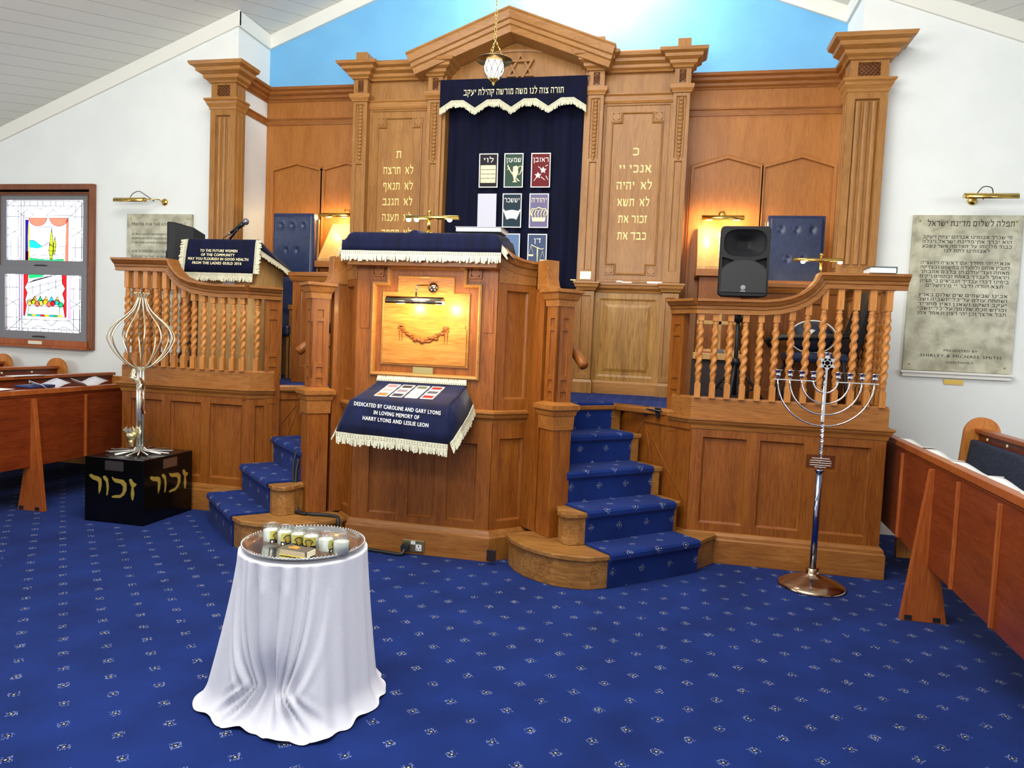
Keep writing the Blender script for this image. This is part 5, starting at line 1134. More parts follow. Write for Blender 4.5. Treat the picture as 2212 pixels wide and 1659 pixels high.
def speaker(loc, rz, lab, front_detail):
    t = thing('loudspeaker', loc, lab, 'loudspeaker', 'black loudspeakers')
    M = Matrix.Translation(loc) @ Matrix.Rotation(rz, 4, 'Z')
    w_, h, d = .355, .515, .32
    def mk(): k = MB(); k.M = M; return k
    m = mk()
    def ring(y, sx, sz, zc): # rounded rect section, y depth (front = -d/2)
        pts = []
        for cx_, cz_, a0 in ((1, 1, 0), (-1, 1, PI/2), (-1, -1, PI), (1, -1, 1.5*PI)):
            for i in range(5):
                a = a0+PI/2*i/4; r = .03; pts.append((cx_*(sx/2-r)+r*math.cos(a), y, zc+cz_*(sz/2-r)+r*math.sin(a)))
        return pts
    sec = [ring(-d/2+.0, w_-.01, h-.01, h/2), ring(-d/2+.012, w_, h, h/2), ring(-d/2+.06, w_, h, h/2), ring(d/2-.10, w_*.88, h*.93, h*.475), ring(d/2, w_*.62, h*.80, h*.44)]
    vs = [p for r in sec for p in r]; n = 20
    fs = [(i*n+j, i*n+(j+1) % n, (i+1)*n+(j+1) % n, (i+1)*n+j) for i in range(4) for j in range(n)]+[tuple(range(n)), tuple(4*n+j for j in range(n-1, -1, -1))]
    m.add(vs, fs, False); body = m.build('cabinet', BLACKM, t)
    F = Basis((0, -d/2, 0), (1, 0, 0), (0, 0, 1), (0, -1, 0)); yf = -d/2
    k = mk(); hc = (0, .392); rows = []
    for rx, rz_, dd in ((.158, .106, .02), (.152, .100, -.001), (.125, .078, -.022), (.06, .04, -.075), (.03, .026, -.10)):
        rows.append([F.p(hc[0]+rx*math.copysign(abs(math.cos(a))**.55, math.cos(a)), hc[1]+rz_*math.copysign(abs(math.sin(a))**.75, math.sin(a)), dd) for a in [2*PI*i/36 for i in range(36)]])
    k.add([p for r in rows for p in r], [(i*36+j, i*36+(j+1) % 36, (i+1)*36+(j+1) % 36, (i+1)*36+j) for i in range(4) for j in range(36)]+[tuple(range(35, -1, -1)), tuple(144+j for j in range(36))], True)
    for s_ in (-1, 1):
        pl_ = [(s_*.157, .287), (s_*.072, .262), (s_*.157, .208)]
        k.prism(pl_ if s_ > 0 else pl_[::-1], -.05, .02, F)
    cut(body, k)
    m = mk(); m.add([F.p(.029*math.cos(a), hc[1]+.025*math.sin(a), -.097) for a in [2*PI*i/20 for i in range(20)]], [tuple(range(20))]); m.build('horn_throat', DKG, body)
    m = mk(); g = [(-.16, .03), (.16, .03), (.16, .19)]+[(.16*math.cos(a), .17+.095*math.sin(a)) for a in [PI*i/14 for i in range(1, 14)]]+[(-.16, .19)]
    m.prism(g, 0, .010, F); gr = m.build('grille', noisy('speaker_mesh', (18, 19, 21), (34, 36, 38), (500, 500, 500), .6, bump=.2), body)
    if front_detail:
        m = mk(); em = pm('silver_emblem', (214, 216, 220), .3, .7)
        m.sweep([(.016*math.cos(-2*PI*i/24), .065+.016*math.sin(-2*PI*i/24)) for i in range(24)], [(0, .010), (0, .0125), (.003, .0125), (.003, .010)], F, closed=True)
        for k in range(3):
            a = PI/2+2*PI*k/3
            for sgn in (-1, 1):
                o = (-.0022*sgn*math.sin(a), .0022*sgn*math.cos(a)); m.tube([F.p(o[0], .065+o[1], .0118), F.p(o[0]+.012*math.cos(a), .065+o[1]+.012*math.sin(a), .0118)], .0011, 5)
            m.tube([F.p(0, .065, .0118), F.p(-.015*math.cos(a), .065-.015*math.sin(a), .0118)], .0014, 5)
        m.text('YAMAHA', .0125, F, 0, .034, fit=.036, bold=.02, ext=.0108); m.build('maker_mark', em, gr)
    return t
def tripod(x, y, ztop, lab, spin=.3):
    t = thing('speaker_stand', (x, y, HP), lab, 'stand', 'speaker stands')
    m = MB(); m.tube([(x, y, HP+.12), (x, y, ztop)], .017, 10); m.build('pole', BLACK, t)
    for zz in (HP+.72, HP+.38): 
        m = MB(); m.tube([(x, y, zz-.03), (x, y, zz+.03)], .032, 10); m.ball((x+.035, y, zz), .018, 8); m.build('collar', BLACK, t)
    for k in range(3):
        a = spin+2*PI*k/3; c, s = math.cos(a), math.sin(a)
        m = MB(); m.tube([(x+.02*c, y+.02*s, HP+.36), (x+.30*c, y+.30*s, HP+.012)], .011, 8); m.tube([(x+.015*c, y+.015*s, HP+.13), (x+.17*c, y+.17*s, HP+.175)], .007, 8); m.ball((x+.30*c, y+.30*s, HP+.015), .015, 8); m.build('leg', BLACK, t)
speaker((.525, 5.72, 1.955), .0, 'black loudspeaker facing the hall above the right balustrade', True)
tripod(.535, 5.86, 1.955, 'black tripod stand seen through the right balusters under the loudspeaker')
speaker((-4.47, 6.02, 1.99), -.95, 'black loudspeaker turned to the window behind the left balustrade', False)
tripod(-4.40, 6.05, 1.99, 'black tripod stand seen through the left balusters under the loudspeaker', PI)
m = MB(); m.box(-.01, 0, 0, .01, 0, .01)

# ---------------------------------------------------------------- furniture behind the right balusters
t = thing('book_rack', (.42, 6.35, HP), 'pale wooden book rack with an open frame behind the right balusters', 'rack')
for x in (.28, .43, .57):
    m = MB(); m.box(x-.013, x+.013, 6.30, 6.33, HP+.42, HP+.86); m.build('upright', PALE, t, .003)
for z in (HP+.70, HP+.46):
    m = MB(); m.box(.24, .60, 6.28 if z < HP+.5 else 6.30, 6.335, z-.02, z+.012); m.build('cross_rail', PALE, t, .003)
m = MB(); m.box(.22, .62, 6.16, 6.34, HP+.385, HP+.44); m.build('shelf', PALE, t, .004)
m = MB(); m.box(.22, .62, 6.2, 6.5, HP, HP+.385); m.build('dark_cupboard', pm('ebony_panel', (46, 32, 30), .6), t, .004)
m = MB(); m.box(.37, .46, 6.19, 6.29, HP+.441, HP+.475); solo(m.build('grey_book', pm('slate_cover', (96, 100, 116), .6), None, .004), 'grey closed book on the shelf of the pale rack', 'book')
m = MB(); m.box(.25, .36, 6.19, 6.29, HP+.441, HP+.452); solo(m.build('red_book', pm('brick_cover', (150, 60, 44), .6), None, .002), 'thin red book on the shelf of the pale rack', 'book')
t = thing('office_chair', (1.15, 6.1, HP), 'black padded chair with arms behind the right balusters', 'chair')
m = MB(); m.box(.92, 1.36, 5.85, 6.27, HP+.40, HP+.48); m.build('seat', LEATHER, t, .03)
m = MB(); B = Basis((1.38, 6.06, HP+.46), (.25, 0, .97), (0, 1, 0), (.97, 0, -.25)); m.prism([(0, -.2), (.55, -.2), (.62, -.1), (.62, .1), (.55, .2), (0, .2)], -.03, .04, B); m.build('backrest', BLACKM, t, .02)
for y in (5.86, 6.24):
    m = MB(); m.tube([(1.36, y, HP+.62), (1.2, y-.02, HP+.60), (.86, y-.02, HP+.59), (.80, y, HP+.56), (.84, y, HP+.52)], .022, 8); m.build('arm', BLACK, t)
    for xx, xo in ((.96, -.10), (1.32, .06)):
        m = MB(); m.tube([(xx, y, HP+.42), (xx+xo, y, HP)], .015, 8); m.build('leg', BLACK, t)
t = thing('carry_bag', (1.10, 6.02, HP+.49), 'navy bag with white piping on the black chair behind the right balusters', 'bag')
m = MB(); m.ball((1.10, 6.0, HP+.60), .17, 20, sc=(1, .6, .72)); m.build('body', noisy('bag_cloth', (20, 26, 44), (30, 38, 62), (30, 30, 30), .6), t)
m = MB(); m.tube([(1.10+.172*math.cos(a), 5.93, HP+.60+.125*math.sin(a)) for a in [2*PI*i/28 for i in range(28)]], .006, 6, True); m.build('piping', WHT, t)
m = MB(); m.prism([(-.02, -.02), (.05, .05), (.02, .06), (-.05, .0)], 0, .004, Basis((1.06, 5.893, HP+.60), (1, 0, 0), (0, 0, 1), (0, -1, 0))); m.build('tag_flap', WHT, t)
m = MB(); m.prism([(1.37, 2.12), (1.53, 2.12), (1.53, 2.155), (1.37, 2.155)], 0, .18, Basis((-.05, 5.47, .0), (1, 0, 0), (0, 0, 1), (0, -1, 0)))
b_ = m.build('open_book', PAPER); solo(b_, 'white book with a dark green cover lying on the top of the right balustrade', 'book')
m = MB(); m.box(1.315, 1.485, 5.285, 5.475, 2.156, 2.161); m.box(1.48, 1.486, 5.285, 5.475, 2.119, 2.16); m.build('cover', pm('green_cover', (28, 66, 66), .5), b_)

# ---------------------------------------------------------------- engraved tablets on the walls
def plaque(x0, x1, z0, z1, lab, lines, dx=0):
    t = thing('stone_plaque', ((x0+x1)/2, 6.79, z0), lab, 'plaque')
    m = MB(); m.box(x0, x1, 6.765, 6.799, z0, z1); p = m.build('slab', STONE, t, .003)
    m = MB(); ax2 = Basis((0, 0, 0), (1, 0, 0), (0, 0, 1), (0, -1, 0))
    for xx in (x0+.05, x1-.05):
        for zz in (z0+.05, z1-.05): m.lathe([(.009, 0), (.008, .004), (0, .006)], (xx, 6.765, zz), 10, 0, ax2)
    m.build('screw_cap', BRASS, t)
    m = MB(); B = front(6.7645)
    for tx, al, u, z, size, w_ in lines: m.text(tx, size, B, u, z, al, fit=w_, ext=.0012)
    m.build('lettering', STONETXT, t); return t
c = 2.42
hl = [('תפלה לשלום מדינת ישראל', 'C', c+.02, 2.682, .062, .66)]
bl = [['מי שברך אבותינו אברהם יצחק ויעקב', 'הוא יברך את־מדינת ישראל.ויגלה', 'כבוד מלכותו על־האדמה אשר נשבע', 'לאבותינו לתת לנו:'],
      ['אנא יי יהי חסדך עם־ראשיה ויועציה', 'להבין אותם ולסעדה במשפט ובצדקה', 'מאתה ועד־עולם:תן בלבם אהבתך', 'ויראתך לעבדך באמת ובתמים.ויקים', 'בימינו דברי עבדיך הנביאים כי מציון', 'תצא תורה ודבר יי מירושלים:'],
      ['אבינו שבשמים שים שלום בארץ', 'ושמחת עולם על־כל־יושביה.ושב', 'יעקב ושקט ושאנן ואין מחריד', 'ופרוש סכת שלומך על־כל־יושבי', 'תבל ארצך.וכן יהי רצון.ונאמר אמן']]
for b_, z0, n in zip(bl, (2.578, 2.362, 2.09), (4, 6, 5)):
    for k, tx in enumerate(b_): hl.append((tx, 'C', c, z0-.0385*k, .036, .68 if k not in (3, 5) or (n != 4 and k != 5) else (.36 if n == 4 else .6)))
hl += [('PRESENTED BY', 'C', c+.02, 1.625, .026, .26), ('SHIRLEY & MICHAEL SMITH', 'C', c+.02, 1.575, .036, .62), ('AND FAMILY', 'C', c+.02, 1.525, .026, .21)]
plaque(2.0, 2.835, 1.455, 2.775, 'large grey stone tablet engraved with a Hebrew prayer on the right wall', hl)
m = MB(); m.box(1.985, 2.855, 6.74, 6.799, 1.432, 1.452); m.box(2.0, 2.84, 6.76, 6.799, 1.40, 1.432); solo(m.build('plaque_shelf', CREAM, None, .003), 'narrow white shelf under the large Hebrew tablet', 'shelf')
m = MB(); m.box(2.34, 2.49, 6.79, 6.799, 1.345, 1.388); solo(m.build('name_plate', BRASS, None), 'small brass plate below the large Hebrew tablet', 'plate')
c = -5.36
el = [('PRAYER FOR THE ROYAL FAMILY', 'C', c, 2.615, .045, .66), ('HE WHO GIVETH SALVATION UNTO KINGS AND', 'L', -5.69, 2.515, .03, .66), ('DOMINION UNTO PRINCES WHOSE KINGDOM', 'L', -5.69, 2.47, .03, .66), ('IS AN EVERLASTING KINGDOM', 'L', -5.69, 2.425, .03, .45),
      ('OUR SOVEREIGN LADY QUEEN ELIZABETH', 'L', -5.69, 2.33, .042, .66), ('ELIZABETH THE QUEEN MOTHER', 'L', -5.69, 2.27, .042, .6), ('PHILIP DUKE OF EDINBURGH', 'L', -5.69, 2.21, .042, .58), ('CHARLES PRINCE OF WALES', 'L', -5.69, 2.15, .042, .58),
      ('AND ALL THE ROYAL FAMILY', 'L', -5.69, 2.09, .042, .58), ('MAY HE IN HIS MERCY PRESERVE HER', 'L', -5.69, 1.98, .03, .64), ('IN LIFE GUARD HER AND DELIVER HER', 'L', -5.69, 1.935, .03, .64), ('FROM ALL TROUBLE AND SORROW', 'L', -5.69, 1.89, .03, .56), ('AMEN', 'C', c, 1.72, .04, .12)]
plaque(-5.755, -4.965, 1.50, 2.74, 'grey stone tablet engraved with an English prayer on the left wall', el)
m = MB(); m.box(-5.77, -4.95, 6.74, 6.799, 1.47, 1.497); solo(m.build('plaque_shelf', CREAM, None, .003), 'narrow white shelf under the tablet with the English prayer', 'shelf')

# ---------------------------------------------------------------- memorial sculpture on its black box
bx0, bx1, by0, by1, bz = -4.40, -3.87, 4.755, 5.335, .512
t = thing('display_box', (-4.135, 5.04, 0), 'glossy black box with gold Hebrew letters under the wire tree sculpture', 'box')
m = MB(); m.box(bx0, bx1, by0, by1, .0, bz); m.build('plinth_block', BLACKG, t, .004)
m = MB(); ltr = []
def stroke(B, pts, m):
    m.prism(pts, .0005, .0018, B)
def zachor(B, u0, w_, z0, h, name):
    """four calligraphic letters drawn with a broad pen, right to left: zayin, kaf, vav, resh"""
    P_ = lambda pts: [(u0+w_*a, z0+h*b) for a, b in pts]
    for nm, poly in (('r', [(.0, .98), (.05, 1.02), (.1, .96), (.2, .93), (.26, .84), (.27, .6), (.25, .3), (.21, .14), (.20, .4), (.205, .62), (.18, .72), (.08, .78), (.02, .88)]),
                     ('v', [(.29, .96), (.34, 1.0), (.40, .86), (.42, .5), (.40, .15), (.37, .1), (.375, .45), (.36, .72), (.31, .84)]),
                     ('k', [(.48, .98), (.53, .92), (.62, .9), (.72, .88), (.79, .72), (.79, .42), (.74, .2), (.66, .06), (.50, .04), (.48, .10), (.54, .16), (.66, .2), (.71, .34), (.72, .58), (.67, .70), (.55, .74), (.50, .84)]),
                     ('z', [(.84, .92), (.885, .97), (.93, .82), (1.0, .74), (.97, .64), (.935, .58), (.955, .3), (.93, .0), (.895, .06), (.88, .3), (.895, .6), (.86, .74)])):
        m = MB(); m.prism(P_(poly), .0004, .0022, B); m.build('lettering', pm('gold_letter_'+name+nm, (196, 168, 76), .4, .5), t)
zachor(front(by0), -4.36, .43, .195, .175, 'a')
zachor(Basis((bx1, 0, 0), (0, 1, 0), (0, 0, 1), (1, 0, 0)), 4.82, .46, .20, .175, 'b')
for B, u in ((front(by0), -4.215), (Basis((bx1, 0, 0), (0, 1, 0), (0, 0, 1), (1, 0, 0)), 4.97)):
    m = MB(); m.prism([(u, .415), (u+.165, .415), (u+.165, .49), (u, .49)], .0005, .003, B); m.build('metal_plate', pm('grey_plate', (150, 146, 140), .2, .9), t)
t = thing('tree_sculpture', (-4.14, 5.04, bz), 'metal tree sculpture with an onion-shaped wire crown on the black box', 'sculpture')
sx, sy = -4.14, 5.04; AGED = pm('champagne_metal', (226, 216, 184), .34, .85)
for k in range(12):
    a = 2*PI*k/12+.15; pts = []
    for r, z in ((.014, 1.19), (.045, 1.205), (.10, 1.235), (.18, 1.315), (.225, 1.39), (.244, 1.46), (.205, 1.54), (.125, 1.615), (.07, 1.672), (.040, 1.735), (.032, 1.77), (.056, 1.81)):
        tw = .35*(z-1.18); pts.append(Vector((sx+r*math.cos(a+tw), sy+r*math.sin(a+tw), z)))
    out = []
    for i in range(len(pts)-1):
        p0, p1, p2, p3 = pts[max(0, i-1)], pts[i], pts[i+1], pts[min(len(pts)-1, i+2)]
        for j in range(4):
            s_ = j/4; out.append(.5*((2*p1)+(p2-p0)*s_+(2*p0-5*p1+4*p2-p3)*s_*s_+(3*p1-p0-3*p2+p3)*s_**3))
    out.append(pts[-1]); m = MB(); m.tube(out, .0055, 7); m.build('crown_wire', AGED, t)
for k in range(6):
    a = 2*PI*k/6; m = MB(); m.tube([(sx+.024*math.cos(a), sy+.024*math.sin(a), bz+.06), (sx+.022*math.cos(a), sy+.022*math.sin(a), 1.215)], .011, 8); m.build('trunk_rod', STEEL, t)
for k in range(18):
    a = 2*PI*k/18+.1; L_ = .20+.06*((k*7) % 4)/3+(.10 if abs(math.cos(a)) > .9 else 0)
    L_ = min(L_, .25); c_, s_ = math.cos(a), math.sin(a)
    m = MB(); m.tube([(sx+.012*c_, sy+.012*s_, bz+.07), (sx+.05*c_, sy+.05*s_, bz+.018+.006*(k % 2)), (sx+L_*c_, sy+L_*s_, bz+.012+.006*(k % 2))], .0065, 7); m.build('root_rod', STEEL, t)
def ribbon(name, pts, w_, mat):
    m = MB(); P_ = [Vector(p) for p in pts]; vs = []
    for i, p in enumerate(P_):
        a = .8*i; d = Vector((math.cos(a), .3*math.sin(a), .35*math.sin(a*1.3))).normalized()*w_; vs += [p-d, p+d, p+d+Vector((0, .004, 0)), p-d+Vector((0, .004, 0))]
    m.add(vs, [(4*i+j, 4*i+(j+1) % 4, 4*i+4+(j+1) % 4, 4*i+4+j) for i in range(len(P_)-1) for j in range(4)], True); m.build(name, mat, t)
ribbon('twisted_ribbon', [(sx-.02, sy-.045, 1.20), (sx-.045, sy-.05, 1.14), (sx+.0, sy-.055, 1.11), (sx+.035, sy-.05, 1.08), (sx+.02, sy-.05, 1.04)], .022, AGED)
ribbon('twisted_ribbon', [(sx+.03, sy-.04, 1.13), (sx+.055, sy-.04, 1.08), (sx+.045, sy-.045, 1.0), (sx+.06, sy-.04, .94), (sx+.05, sy-.04, .88), (sx+.065, sy-.04, .84)], .014, pm('copper_ribbon', (150, 106, 76), .3, 1))
m = MB(); m.ball((sx-.025, sy-.07, .66), .042, 16, sc=(1, 1, .9)); m.lathe([(.016, .575), (.018, .60), (.022, .63)], (sx-.025, sy-.07, 0), 12); m.build('bud', pm('gold_bud', (216, 202, 150), .34, .85), t)
for k in range(6):
    a = 2*PI*k/6; m = MB(); cx_, cy_ = sx-.025+.03*math.cos(a), sy-.07+.03*math.sin(a)
    m.add([(cx_-.016, cy_, .675), (cx_+.016, cy_, .675), (cx_+.020+.02*math.cos(a), cy_+.02*math.sin(a), .71), (cx_+.01*math.cos(a), cy_+.012*math.sin(a), .735), (cx_-.02+.02*math.cos(a), cy_+.02*math.sin(a), .71)], [(0, 1, 2, 3, 4), (4, 3, 2, 1, 0)]); m.build('petal', AGED, t)
ribbon('twisted_ribbon', [(sx+.02, sy-.05, .64), (sx+.04, sy-.06, .69), (sx+.03, sy-.055, .74), (sx+.045, sy-.06, .79)], .018, AGED)
m = MB(); rnd = random.Random(5)
for k in range(14):
    a = rnd.random()*2*PI; r = .10+.08*rnd.random(); p = [(sx+.04*math.cos(a), sy+.04*math.sin(a), bz+.06), (sx+r*.8*math.cos(a+.4), sy+r*.8*math.sin(a+.4), bz+.12+.05*rnd.random()), (sx+r*math.cos(a+.9), sy+r*math.sin(a+.9), bz+.05)]; m.tube(p, .0009, 4)
m.build('barbed_wire', pm('rusty_wire', (86, 74, 62), .5, .8), t)

# ---------------------------------------------------------------- menorah
mxx, myy = 1.035, 5.05
t = thing('menorah', (mxx, myy, 0), 'tall chrome nine-branched menorah on a round floor stand before the right stage front', 'menorah')
m = MB(); m.lathe([(.215, .0), (.218, .008), (.205, .022), (.15, .045), (.09, .068), (.05, .085), (.042, .10), (.044, .125), (.03, .13)], (mxx, myy, 0), 48); m.build('base', pm('bronzed_base', (186, 160, 132), .18, 1), t)
m = MB(); m.tube([(mxx, myy, .12), (mxx, myy, .785)], .021, 20); m.lathe([(.03, .778), (.03, .79), (.014, .795)], (mxx, myy, 0), 18); m.build('tube', pm('blued_chrome', (150, 160, 190), .12, 1), t)
m = MB(); n = 60; k = 6; vs = []
for i in range(n+1):
    z = .80+.66*i/n
    for j in range(k):
        a = 2*PI*j/k+z*60*(1 if z < 1.1 else .0); r = .0105*(1+.2*(j % 2)); vs.append((mxx+r*math.cos(a), myy+r*math.sin(a), z))
m.add(vs, [(i*k+j, i*k+(j+1) % k, (i+1)*k+(j+1) % k, (i+1)*k+j) for i in range(n) for j in range(k)], False); m.build('twisted_stem', CHROME, t)
m = MB(); m.box(mxx-.088, mxx+.088, myy-.020, myy-.016, .80, .89); p = m.build('inscribed_plate', glass_tint('clear_acrylic', (216, 204, 194), .98, .03), t)
m = MB()
for k, (w_, z) in enumerate(((.11, .868), (.13, .853), (.135, .838), (.13, .823), (.07, .81))): m.box(mxx-w_/2, mxx+w_/2, myy-.0225, myy-.0205, z-.002, z+.002)
m.build('inscription', pm('faint_inscription', (206, 196, 190), .6), p)
def cup(z, x):
    m = MB(); m.lathe([(.006, -.03), (.012, -.026), (.02, -.012), (.014, -.004), (.02, .006), (.021, .014), (.030, .018), (.031, .021), (.014, .022), (.012, .012)], (x, myy, z), 16); m.build('candle_cup', CHROME, t)
cup(1.545, mxx)
for r in (.075, .148, .222, .298):
    zc = 1.375; m = MB(); pts = [(mxx+r*math.cos(PI+PI*i/28), myy, zc+(r*.99)*math.sin(PI+PI*i/28)) for i in range(29)]
    m.tube(pts, [.0062*(1+.12*math.cos(i*2.2)) for i in range(29)], 8); m.build('branch', CHROME, t)
    for s in (-1, 1): cup(1.418, mxx+s*r)
for s in (-1, 1):
    m = MB(); a, b = sorted((mxx+s*.06, mxx+s*.325)); m.box(a, b, myy-.006, myy+.006, 1.372, 1.379); m.build('cross_bar', CHROME, t)
m = MB(); B = front(myy-.012)
for sgn in (1, -1):
    tri = [(mxx+  .056*math.sin(2*PI*k/3), 1.498+sgn*.056*math.cos(2*PI*k/3)) for k in range(3)]
    if sgn < 0: tri = tri[::-1]
    m.sweep(tri, [(-.001, 0), (-.001, .006), (.013, .006), (.013, 0)], B, closed=True)
m.build('star', CHROME, t)

# ---------------------------------------------------------------- pews
def pew_front(s, x0, y0, sl, ya, yb, strips, leg_y, lab, zt_=.985, zb=.335):
    t = thing('pew_screen', (x0, (ya+yb)/2, 0), lab, 'pew'); X = lambda y: x0+sl*(y-y0)
    def slab(name, za, zc, o0, o1, mat, bev=.003):
        m = MB(); poly = [(X(ya)+s*o0, ya), (X(ya)+s*o1, ya), (X(yb)+s*o1, yb), (X(yb)+s*o0, yb)]; m.prism(poly if s < 0 else poly[::-1], za, zc); return m.build(name, mat, t, bev)
    slab('panel', zb, zt_-.03, 0, .022, MAHO); slab('top_rail', zt_-.04, zt_, -.014, .045, MAHOL); slab('rail_bead', zt_-.058, zt_-.045, -.006, .01, MAHO)
    slab('book_ledge', zt_-.125, zt_-.105, .022, .17, MAHO); slab('ledge_lip', zt_-.125, zt_-.095, .17, .185, MAHO)
    for y in strips:
        m = MB(); x = X(y); m.prism([(x, y-.012), (x-s*.018, y-.008), (x-s*.018, y+.008), (x, y+.012)], zb+.005, zt_-.07); m.build('cover_strip', MAHOL, t, .003)
    for y in leg_y:
        x = X(y); m = MB(); B = Basis((x, y, 0), (1, 0, 0), (0, 0, 1), (0, 1, 0))
        pts = [(-s*.125, 0), (-s*.022, zt_-.075), (s*.022, zt_-.075), (s*.035, .5), (s*.125, 0)]
        m.prism(pts, -.02, .02, B); lg = m.build('leg', MAHOL, t, .003)
        for u in (-.085, .07):
            m = MB(); m.box(x+u-.02, x+u+.02, y-.024, y-.019, .008, .035); m.build('floor_clip', BLACK, lg)
    return t, X
PR, XR = pew_front(1, 1.565, 4.5, .05, 2.2, 5.95, (5.75, 5.25, 4.15, 3.60, 3.05, 2.5), (4.60, 2.75), 'long mahogany screen with upright strips in front of the right-hand pew')
PL, XL = pew_front(-1, -5.0, 4.8, 0.0, 2.6, 6.4, (5.40, 3.75), (4.86, 3.2), 'long mahogany screen in front of the left-hand pews, beside the black box', .99, .36)
def pew(s, x0, y0, sl, ya, yb, lab, ztop=1.09, low=0):
    """bench facing the aisle: x0 = face of the backrest; s=+1 means it stands to the right"""
    t = thing('pew', (x0, (ya+yb)/2, 0), lab, 'pew'); X = lambda y: x0+sl*(y-y0)
    def slab(name, pr, mat, bev=.004, y0_=ya, y1_=yb, par=None):
        m = MB(); vs = [(X(y)+s*o, y, z) for y in (y0_, y1_) for o, z in pr]; n = len(pr)
        m.add(vs, [tuple(range(n)), tuple(2*n-1-i for i in range(n))]+[(i, i+n, (i+1) % n+n, (i+1) % n) for i in range(n)]); return m.build(name, mat, par or t, bev)
    slab('back_board', [(.07, .30), (.09, .30), (.16, ztop-.05), (.135, ztop-.05)], MAHO)
    slab('top_rail', [(.10, ztop-.05), (.18, ztop-.05), (.18, ztop-.02), (.10, ztop-.02)], MAHOL); slab('book_ledge', [(.17, ztop-.12), (.36, ztop-.10), (.36, ztop-.08), (.17, ztop-.10)], MAHO)
    slab('seat', [(-.42, .40), (.07, .38), (.07, .41), (-.42, .43)], MAHO)
    n = max(1, round((yb-ya)/.62)); L_ = (yb-ya-.08)/n
    for k in range(n):
        a = ya+.04+k*L_
        slab('back_cushion', [(.005, .50), (.075, .46), (.125-low*.2, ztop-.105-low), (.065-low*.2, ztop-.10-low)], UPH, .015, a+.004, a+L_-.004); slab('seat_cushion', [(-.42, .43), (.04, .41), (.04, .49), (-.42, .50)], UPH, .02, a+.004, a+L_-.004)
    for y in (ya, yb):
        m = MB(); x = X(y)+s*.07; pts = [(-.45, 0), (.17, 0), (.17, .4), (.20, ztop-.08)]+[(.085+.125*math.cos(a), ztop-.06+.125*math.sin(a)) for a in [PI*i/14 for i in range(15)]]+[(-.06, .75), (-.12, .62), (-.42, .60), (-.47, .5)]
        m.prism([(s*u, min(v, ztop-.06) if (low and y == yb and x0 > -6) else v) for u, v in pts], -.02, .02, Basis((x, y, 0), (1, 0, 0), (0, 0, 1), (0, 1, 0))); m.build('end_panel', wood('pew_end_%s' % lab[-6:], (168, 96, 36), (196, 120, 50), (208, 138, 66)), t, .004)
    for k in range(int((yb-ya)/.35)):
        y = ya+.2+.35*k; m = MB(); x = X(y)+s*.095; ax3 = Basis((0, 0, 0), (0, 1, 0), (0, 0, 1), (-s, 0, 0)); m.lathe([(.012, 0), (.012, .006), (.004, .008), (0, .008)], (x, y, ztop-.075), 10, 0, ax3); m.build('number_disc', pm('ivory_disc', (222, 206, 160), .4), t)
    return t
pew(1, 2.215, 6.0, .05, 2.4, 6.05, 'right-hand pew with dark blue cushions and a rounded end by the white wall', 1.065)
pew(-1, -5.70, 6.2, 0, 2.6, 6.68, 'left-hand pew nearest to the black box, running behind the left stage front', 1.05, .2)
pew(-1, -6.40, 6.2, 0, 2.6, 6.68, 'second left-hand pew from the black box, with a rounded end by the white wall', 1.085, .2)
pew(-1, -7.12, 6.2, 0, 2.6, 6.68, 'third left-hand pew from the black box, under the stained glass window', 1.10, .2)
def sheet(x, y, z, w_, l_, rz, lab, mat=PAPER, curl=.0, cat='paper', nm='service_sheet', th=.004, tilt=0):
    m = MB(); m.M = Matrix.Translation((x, y, z)) @ Matrix.Rotation(rz, 4, 'Z') @ Matrix.Rotation(tilt, 4, 'Y'); n = 8; vs = []
    for i in range(n+1):
        t_ = i/n-.5
        for sd in (-.5, .5): vs.append((w_*sd, l_*t_, curl*(1-math.cos(t_*PI*1.2))+curl*.5*math.sin(t_*6)))
    k = len(vs); vs += [(a, b, c_+th) for a, b, c_ in vs]
    fs = []
    for i in range(n): fs += [(2*i, 2*i+1, 2*i+3, 2*i+2), (k+2*i+2, k+2*i+3, k+2*i+1, k+2*i), (2*i, 2*i+2, k+2*i+2, k+2*i), (2*i+1, k+2*i+1, k+2*i+3, 2*i+3)]
    fs += [(0, k, k+1, 1), (2*n, 2*n+1, k+2*n+1, k+2*n)]
    m.add(vs, fs, True); return solo(m.build(nm, mat), lab, cat)
g = 'white service sheets lying along the right pew front'
where = ['furthest from the camera, beside the stage', 'second from the stage', 'third from the stage', 'fourth from the stage', 'nearest to the frame edge']
for k, y in enumerate((5.3, 4.72, 4.2, 3.72, 3.28)):
    o = sheet(XR(y)+.082, y, .962, .07, .46, .03*(-1)**k, 'white service sheets behind the right pew screen, '+where[k], curl=.016, th=.004); o['group'] = g
g = 'booklets on the left pew front'
for k, (y, w_, mt, cu, tl, wd) in enumerate(((5.55, .14, pm('grey_leaflet', (206, 204, 206), .5), .03, .25, 'curled pale leaflet on the left pew rail, closest to the stage'), (5.12, .14, pm('grey_leaflet_b', (196, 196, 204), .5), .03, .25, 'curled pale leaflet on the left pew rail, just left of the one by the stage'),
        (4.55, .2, PAPER, .002, .0, 'flat white booklet on the left pew rail at the picture edge'))):
    o = sheet(-5.10, y, .998, w_, .30, .05, wd, mt, cu, tilt=tl); o['group'] = g
o = sheet(-5.12, 5.0, .996, .16, .24, 0, 'dark blue closed prayer book on the left pew rail between two leaflets', pm('navy_cover', (34, 44, 92), .6), 0, 'book', 'prayer_book', .02)
